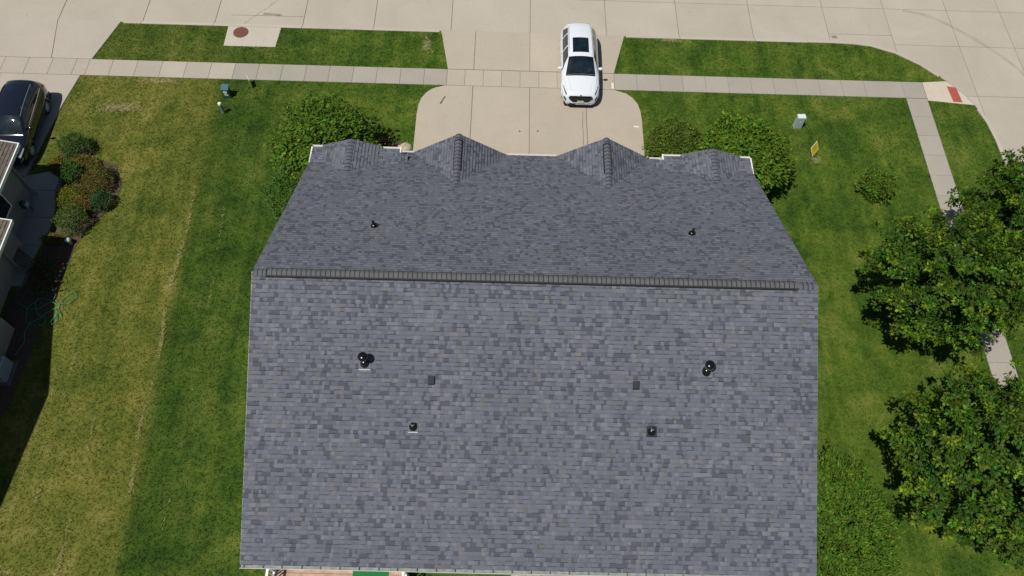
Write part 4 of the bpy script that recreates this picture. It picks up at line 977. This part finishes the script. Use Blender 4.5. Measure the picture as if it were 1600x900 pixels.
# ------------------------------------------------------------------ cars
def interp(tab, y): return float(np.interp(y, [a for a, _ in tab], [b for _, b in tab]))
def car(name, loc, rzr, S, label, cat='car'):
    e = empty(name, (*loc, .0), rzr); tag(e, label, cat)
    Lc = S['top'][-1][0]
    st = sorted(set([round(a, 3) for a, _ in S['top']]+list(np.round(np.linspace(0, Lc, 46), 3))))
    def ring(y):
        w_ = interp(S['w'], y); bz = interp(S['belt'], y); tz = interp(S['top'], y); rw = interp(S['rw'], y); lo = interp(S['low'], y)
        dz = max(.0, tz-bz)
        p = [(w_*.90, lo), (w_*.975, lo+.10), (w_*1.0, lo+(bz-lo)*.55), (w_*.992, bz-.08), (w_*.965, bz-.015)]
        a = np.array([w_*.94, bz]); r_ = np.array([rw, tz-min(.07, dz*.35)])
        for k in (.10, .55, 1.0):
            q = a+(r_-a)*k; q[0] += .03*math.sin(math.pi*k)*min(1, dz/.3); p.append(tuple(q))
        for k in (.80, .45, 0.):
            p.append((rw*k, tz-(tz-r_[1])*k**2.2))
        return np.array(p)
    RG = np.array([ring(y) for y in st]); J = RG.shape[1]
    def sp(y, j, side=1, off=0.):
        def raw(y, j):
            i = min(len(st)-2, max(0, np.searchsorted(st, y)-1)); t = (y-st[i])/(st[i+1]-st[i])
            a = RG[i]*(1-t)+RG[i+1]*t; k = min(J-2, int(j)); u = j-k; q = a[k]*(1-u)+a[k+1]*u
            return np.array([q[0], y-Lc/2, q[1]])
        p = raw(y, j)
        if off:
            d1 = raw(min(Lc, y+.03), j)-raw(max(0, y-.03), j); d2 = raw(y, min(J-1, j+.05))-raw(y, max(0, j-.05))
            n_ = np.cross(d1, d2); n_ = n_/(np.linalg.norm(n_)+1e-9)
            if n_[2] < 0 and j > 4: n_ = -n_
            if j <= 4 and n_[0] < 0: n_ = -n_
            p = p+n_*off
        return (side*p[0], p[1], p[2])
    b = MB()
    for i, y in enumerate(st):
        for s in (1, -1):
            for j in range(J): b.v.append((s*RG[i][j][0], y-Lc/2, RG[i][j][1]))
    for i in range(len(st)-1):
        for s in (0, 1):
            for j in range(J-1):
                a = i*2*J+s*J+j; f = (a, a+1, a+2*J+1, a+2*J); b.f.append(f if s == 0 else f[::-1])
    for i in (0, len(st)-1):
        a = i*2*J
        for j in range(J-1): b.f.append((a+j, a+j+1, a+J+j+1, a+J+j))
    bm = bmesh.new(); 
    body = b.build('body', S['paint'], e, True)
    bm.from_mesh(body.data); bmesh.ops.remove_doubles(bm, verts=bm.verts, dist=.002); bmesh.ops.recalc_face_normals(bm, faces=bm.faces); bm.to_mesh(body.data); bm.free()
    body.data.polygons.foreach_set('use_smooth', np.ones(len(body.data.polygons), bool))
    def patch(nm, c4, m, off, n=8, k=5, sides=(1,), parent=e):
        # c4: four (y, j) corners in order; bilinear over the body's surface
        out = []
        for s in sides:
            p = MB()
            for a in range(n+1):
                for d in range(k+1):
                    u, v = a/n, d/k
                    y = (c4[0][0]*(1-u)+c4[1][0]*u)*(1-v)+(c4[3][0]*(1-u)+c4[2][0]*u)*v
                    j = (c4[0][1]*(1-u)+c4[1][1]*u)*(1-v)+(c4[3][1]*(1-u)+c4[2][1]*u)*v
                    p.v.append(sp(y, j, s, off))
            for a in range(n):
                for d in range(k):
                    i0 = a*(k+1)+d; p.f.append((i0, i0+1, i0+k+2, i0+k+1))
            out.append(p.build(nm, m, parent, True))
        return out
    def topatch(nm, y0, y1, j0, m, off, n=12, k=5, shrink=0.):
        p = MB()
        for a in range(n+1):
            y = y0+(y1-y0)*a/n
            row = [sp(y, j0+(10-j0)*d/k, 1, off) for d in range(k+1)]+[sp(y, j0+(10-j0)*d/k, -1, off) for d in range(k-1, -1, -1)]
            p.v += row
        w2 = 2*k+1
        for a in range(n):
            for d in range(w2-1): p.f.append((a*w2+d, a*w2+d+1, (a+1)*w2+d+1, (a+1)*w2+d))
        return p.build(nm, m, e, True)
    ws0, ws1 = S['ws']; topatch('windshield', ws0, ws1, 7.12, S['glass'], .006)
    topatch('cowl', ws0-.07, ws0-.005, 7.2, M_BLACK, .004, n=3)
    rg0, rg1 = S['rear_glass']; topatch('rear_window', rg0, rg1, 7.2, S['glass'], .006)
    for (y0, y1, yt0, yt1) in S['side']:
        patch('side_window', [(y0, 5.15), (y1, 5.15), (yt1, 6.9), (yt0, 6.9)], S['glass'], .007, 8, 5, (1, -1))
    if S.get('sunroof'):
        y0, y1 = S['sunroof']; topatch('sunroof', y0, y1, 8.42, S['glass'], .008)
    if S.get('chrome'):
        y0, y1, a0, a1 = S['chrome']
        patch('window_trim', [(y0, 4.95), (y1, 4.95), (y1, 5.12), (y0, 5.12)], M_CHROME, .010, 10, 2, (1, -1))
        patch('window_trim', [(a0, 6.92), (a1, 6.92), (a1, 7.06), (a0, 7.06)], M_CHROME, .010, 10, 2, (1, -1))
    y0, y1 = S['rails']
    for s in (1, -1):
        pts = [Vector(sp(y, 7.25, s, .025 if 0 < k < 6 else .0)) for k, y in enumerate(np.linspace(y0, y1, 7))]
        MB().tube(pts, .016, 6).build('roof_rail', S['railm'], e, True)
    # door seams
    for yy in S['doors']:
        patch('door_seam', [(yy, 1.2), (yy+.012, 1.2), (yy+.012, 4.9), (yy, 4.9)], M_SEAM, .003, 1, 8, (1, -1))
    patch('hood_seam', [(.28, 7.0), (ws0-.1, 6.3), (ws0-.1, 6.38), (.28, 7.1)], M_SEAM, .003, 10, 1, (1, -1))
    for q in S['lamps']: patch(*q)
    # wheels
    for yy in S['axles']:
        for s in (1, -1):
            wh = empty('wheel', (s*(S['wmax']-.02), yy-Lc/2, S['wr']), 0, e)
            R_ = S['wr']
            MB().lathe([(R_*.62, -.20), (R_*.96, -.19), (R_, -.15), (R_, -.03), (R_*.95, .0), (R_*.70, .012), (R_*.66, -.01)], axis='X', seg=28).build('tyre', M_TYRE, wh, True)
            MB().lathe([(R_*.69, -.01), (R_*.66, .006), (R_*.60, -.04), (R_*.0, -.05)], axis='X', seg=28).build('rim', M_RIMD, wh, True)
            if s < 0:
                for c in wh.children: c.rotation_euler = (0, 0, math.pi)
            for k in range(10):
                a = k*math.pi/5; MB().obox((s*.0, math.cos(a)*R_*.36, math.sin(a)*R_*.36), (1, 0, 0), (0, math.cos(a), math.sin(a)), (0, -math.sin(a), math.cos(a)), .012, R_*.32, .018).build('spoke', M_RIM, wh)
            MB().lathe([(.05, .0), (.045, .02), (0, .022)], axis='X', seg=12).build('hub_cap', M_RIM, wh)
            # wheel arch lip
            ar = MB(); n = 18
            for k in range(n+1):
                a = -.15+(math.pi+.3)*k/n
                for rr, xx in ((R_*1.06, S['wmax']-.10), (R_*1.06, S['wmax']+.004), (R_*1.20, S['wmax']+.006), (R_*1.22, S['wmax']-.03)): ar.v.append((s*xx, yy-Lc/2+math.cos(a)*rr, S['wr']+math.sin(a)*rr))
            for k in range(n):
                for d in range(3): ar.f.append((k*4+d, k*4+d+1, k*4+d+5, k*4+d+4))
            ar.build('wheel_arch', S['archm'], e, True)
    # mirrors
    for s in (1, -1):
        my = S['mirror']; p = Vector(sp(my, 5.0, s))
        mi = MB(); bmm = bmesh.new(); bmesh.ops.create_icosphere(bmm, subdivisions=2, radius=1)
        for v in bmm.verts: v.co = Vector((v.co.x*.13, v.co.y*.075*(1.2 if v.co.y < 0 else .75), v.co.z*.085))
        me = bpy.data.meshes.new('mirror'); bmm.to_mesh(me); bmm.free(); me.polygons.foreach_set('use_smooth', np.ones(len(me.polygons), bool))
        o = obj('mirror', me, S['mirrm'], e); o.location = p+Vector((s*.14, -.01, .06))
        MB().tube([p+Vector((-s*.02, 0, .0)), p+Vector((s*.08, 0, .03))], .022, 6).build('mirror_arm', M_BLACK, o).location = -Vector(o.location)
    MB().box((-S['wmax']*.86, -Lc/2+.12, .17), (S['wmax']*.86, Lc/2-.12, .42)).build('underbody', M_BLACK, e)
    # wipers
    for s in (-.35, .25):
        a = Vector(sp(ws0+.02, 10, 1, .02)); MB().tube([(s-.02, a.y, a.z), (s+.45*(1 if s < 0 else .8), a.y+.10, a.z+.035)], .010, 5).build('wiper', M_BLACK, e)
    return e, sp, patch
M_CHROME = simple('chrome', (.75, .76, .78), .18, .9, var=.04); M_TYRE = simple('tyre_rubber', (.018, .018, .019), .8); M_RIM = simple('alloy', (.62, .63, .65), .35, .15, var=.05); M_RIMD = simple('dark_alloy', (.03, .03, .033), .5, .3)
M_SEAM = simple('panel_gap', (.03, .03, .03), .8); M_HEAD = simple('headlamp_glass', (.10, .12, .15), .08, .3); M_TAIL = simple('tail_lamp', (.42, .008, .010), .15); M_LENS = simple('bright_lens', (.70, .72, .75), .15, .5)
M_WPAINT = simple('white_car_paint', (.66, .70, .74), .22, coat=.9, var=.01); M_KPAINT = simple('black_car_paint', (.006, .008, .016), .14, coat=1., var=.02)
m_, t_, b_ = mat('car_glass'); b_.inputs['Base Color'].default_value = (.010, .022, .028, 1); b_.inputs['Roughness'].default_value = .04; b_.inputs['Coat Weight'].default_value = .5
gp = N(t_, 'ShaderNodeNewGeometry').outputs['Position']; L(t_, ramp(t_, tnoise(t_, gp, 2.2, 3, .5), [(.35, (.004, .007, .010)), (.62, (.009, .020, .026)), (.78, (.035, .055, .06))]), b_.inputs['Base Color']); M_CGLASS = m_
SUV = dict(paint=M_WPAINT, glass=M_CGLASS,
    top=[(0, .60), (.04, .74), (.12, .84), (.30, .93), (.7, 1.0), (1.0, 1.05), (1.22, 1.09), (1.55, 1.31), (1.85, 1.49), (2.05, 1.585), (2.4, 1.635), (3.0, 1.665), (3.6, 1.66), (4.1, 1.62), (4.38, 1.57), (4.45, 1.52), (4.7, 1.22), (4.78, 1.08), (4.84, .85), (4.88, .62)],
    belt=[(0, .52), (.05, .60), (.15, .72), (.35, .82), (.8, .90), (1.42, .98), (2.5, 1.03), (3.6, 1.07), (4.3, 1.10), (4.7, 1.0), (4.88, .56)],
    w=[(0, .60), (.03, .68), (.10, .78), (.22, .86), (.42, .915), (.9, .945), (1.6, .955), (3.6, .955), (4.2, .935), (4.55, .88), (4.78, .78), (4.88, .66)],
    rw=[(0, .46), (.12, .60), (.3, .70), (.8, .75), (1.22, .77), (1.55, .71), (2.05, .62), (3.0, .615), (3.9, .60), (4.38, .565), (4.7, .60), (4.88, .5)],
    low=[(0, .26), (.3, .22), (4.5, .24), (4.88, .34)],
    ws=(1.27, 2.04), rear_glass=(4.42, 4.68), side=[(1.62, 2.72, 2.08, 2.74), (2.80, 3.62, 2.82, 3.60), (3.70, 4.28, 3.68, 4.08)], sunroof=(2.28, 3.25), rails=(2.35, 4.15), railm=M_GALV,
    doors=[1.62, 2.74, 3.66], axles=[.92, 3.78], wr=.36, wmax=.95, archm=M_WPAINT, mirrm=M_WPAINT, mirror=1.70,
    lamps=[('headlamp', [(.16, 5.9), (.66, 4.95), (.74, 5.25), (.24, 6.75)], M_HEAD, .006, 8, 4, (1, -1)), ('fog_lamp', [(.05, 3.0), (.16, 3.0), (.18, 4.2), (.07, 4.2)], M_BLACK, .009, 4, 4, (1, -1)), ('hood_crease', [(.34, 8.3), (1.15, 7.9), (1.15, 7.94), (.34, 8.36)], M_GREYBOX, .0035, 8, 1, (1, -1)), ('tail_lamp', [(4.6, 3.6), (4.84, 3.6), (4.84, 4.6), (4.6, 4.6)], M_TAIL, .006, 4, 4, (1, -1)),
           ('lower_lamp', [(.06, 2.6), (.20, 2.6), (.20, 3.4), (.06, 3.4)], M_HEAD, .008, 4, 4, (1, -1))])
wc, wsp, wpatch = car('white_suv', (2.50, 16.62), R(0.3), SUV, 'white suv with sunroof parked across the driveway apron facing the house', 'car')
# front: grille, bumper intake, plate, emblem
F0 = -4.88/2
def front_quad(nm, pts, m, th=.03):
    v = [(x, F0+y, z) for x, y, z in pts]; n = len(v); v += [(x, y+th, z) for x, y, z in v]
    return MB().add(v, [tuple(range(n)), tuple(range(2*n-1, n-1, -1))]+[(i, (i+1) % n, n+(i+1) % n, n+i) for i in range(n)]).build(nm, m, wc)
g = front_quad('grille', [(-.52, -.005, .80), (-.60, .01, .72), (-.40, -.03, .50), (.40, -.03, .50), (.60, .01, .72), (.52, -.005, .80)], M_BLACK, .10)
for k in range(5):
    z = .53+.055*k; hw = .40+.045*k; MB().box((-hw, F0-.038, z), (hw, F0-.028, z+.014)).build('grille_bar', M_RIMD, g)
front_quad('bumper_lip', [(-.70, .06, .36), (-.56, -.02, .26), (.56, -.02, .26), (.70, .06, .36), (.5, -.02, .42), (-.5, -.02, .42)], M_BLACK, .14)
front_quad('bumper_bar', [(-.72, .05, .50), (-.42, -.035, .47), (.42, -.035, .47), (.72, .05, .50), (.66, .03, .40), (.4, -.03, .41), (-.4, -.03, .41), (-.66, .03, .40)], M_WPAINT, .10)
front_quad('licence_plate', [(-.16, -.05, .46), (.16, -.05, .46), (.16, -.048, .60), (-.16, -.048, .60)], simple('plate_white', (.62, .60, .55), .5, var=.2, scale=25), .012)
em = MB().lathe([(.055, 0), (.05, .012), (.03, .014), (.0, .010)], (0, 0, 0), seg=16).build('emblem', M_CHROME, wc); em.location = wsp(.10, 10, 1, .004); em.rotation_euler = (R(55), 0, 0)

WAG = dict(SUV); WAG.update(paint=M_KPAINT, railm=M_BLACK, archm=M_KPAINT, mirrm=M_KPAINT, sunroof=None, glass=M_CGLASS,
    top=[(a*.955, b*1.0 if b < 1.3 else b*1.0) for a, b in SUV['top']], belt=[(a*.955, b) for a, b in SUV['belt']], w=[(a*.955, b*.965) for a, b in SUV['w']], rw=[(a*.955, b*1.02) for a, b in SUV['rw']], low=[(a*.955, b) for a, b in SUV['low']],
    ws=(1.215, 1.95), rear_glass=(4.22, 4.46), side=[(1.55, 2.60, 2.0, 2.62), (2.66, 3.44, 2.68, 3.42), (3.50, 4.08, 3.48, 3.92)], rails=(2.3, 3.95), doors=[1.55, 2.62, 3.48], axles=[.88, 3.60], wr=.345, wmax=.915, mirror=1.62, chrome=(1.5, 4.05, 1.95, 3.95),
    lamps=[('headlamp', [(.10, 4.4), (.55, 4.2), (.60, 5.2), (.14, 6.2)], M_LENS, .006, 8, 4, (1, -1)), ('tail_lamp', [(4.30, 3.2), (4.60, 3.0), (4.58, 5.0), (4.30, 5.0)], M_TAIL, .010, 6, 5, (1, -1)), ('lower_lamp', [(.05, 2.4), (.20, 2.4), (.20, 3.2), (.05, 3.2)], M_LENS, .008, 4, 4, (1, -1))])
WAG['sunroof'] = None
nc, nsp, npatch = car('black_suv', (-24.48, 11.72), R(3.0), WAG, "black suv with chrome window trim parked on the neighbour's driveway", 'car')
front = MB().box((-.45, -4.66/2-.02, .45), (.45, -4.66/2+.1, .75), .02).build('grille', M_BLACK, nc)
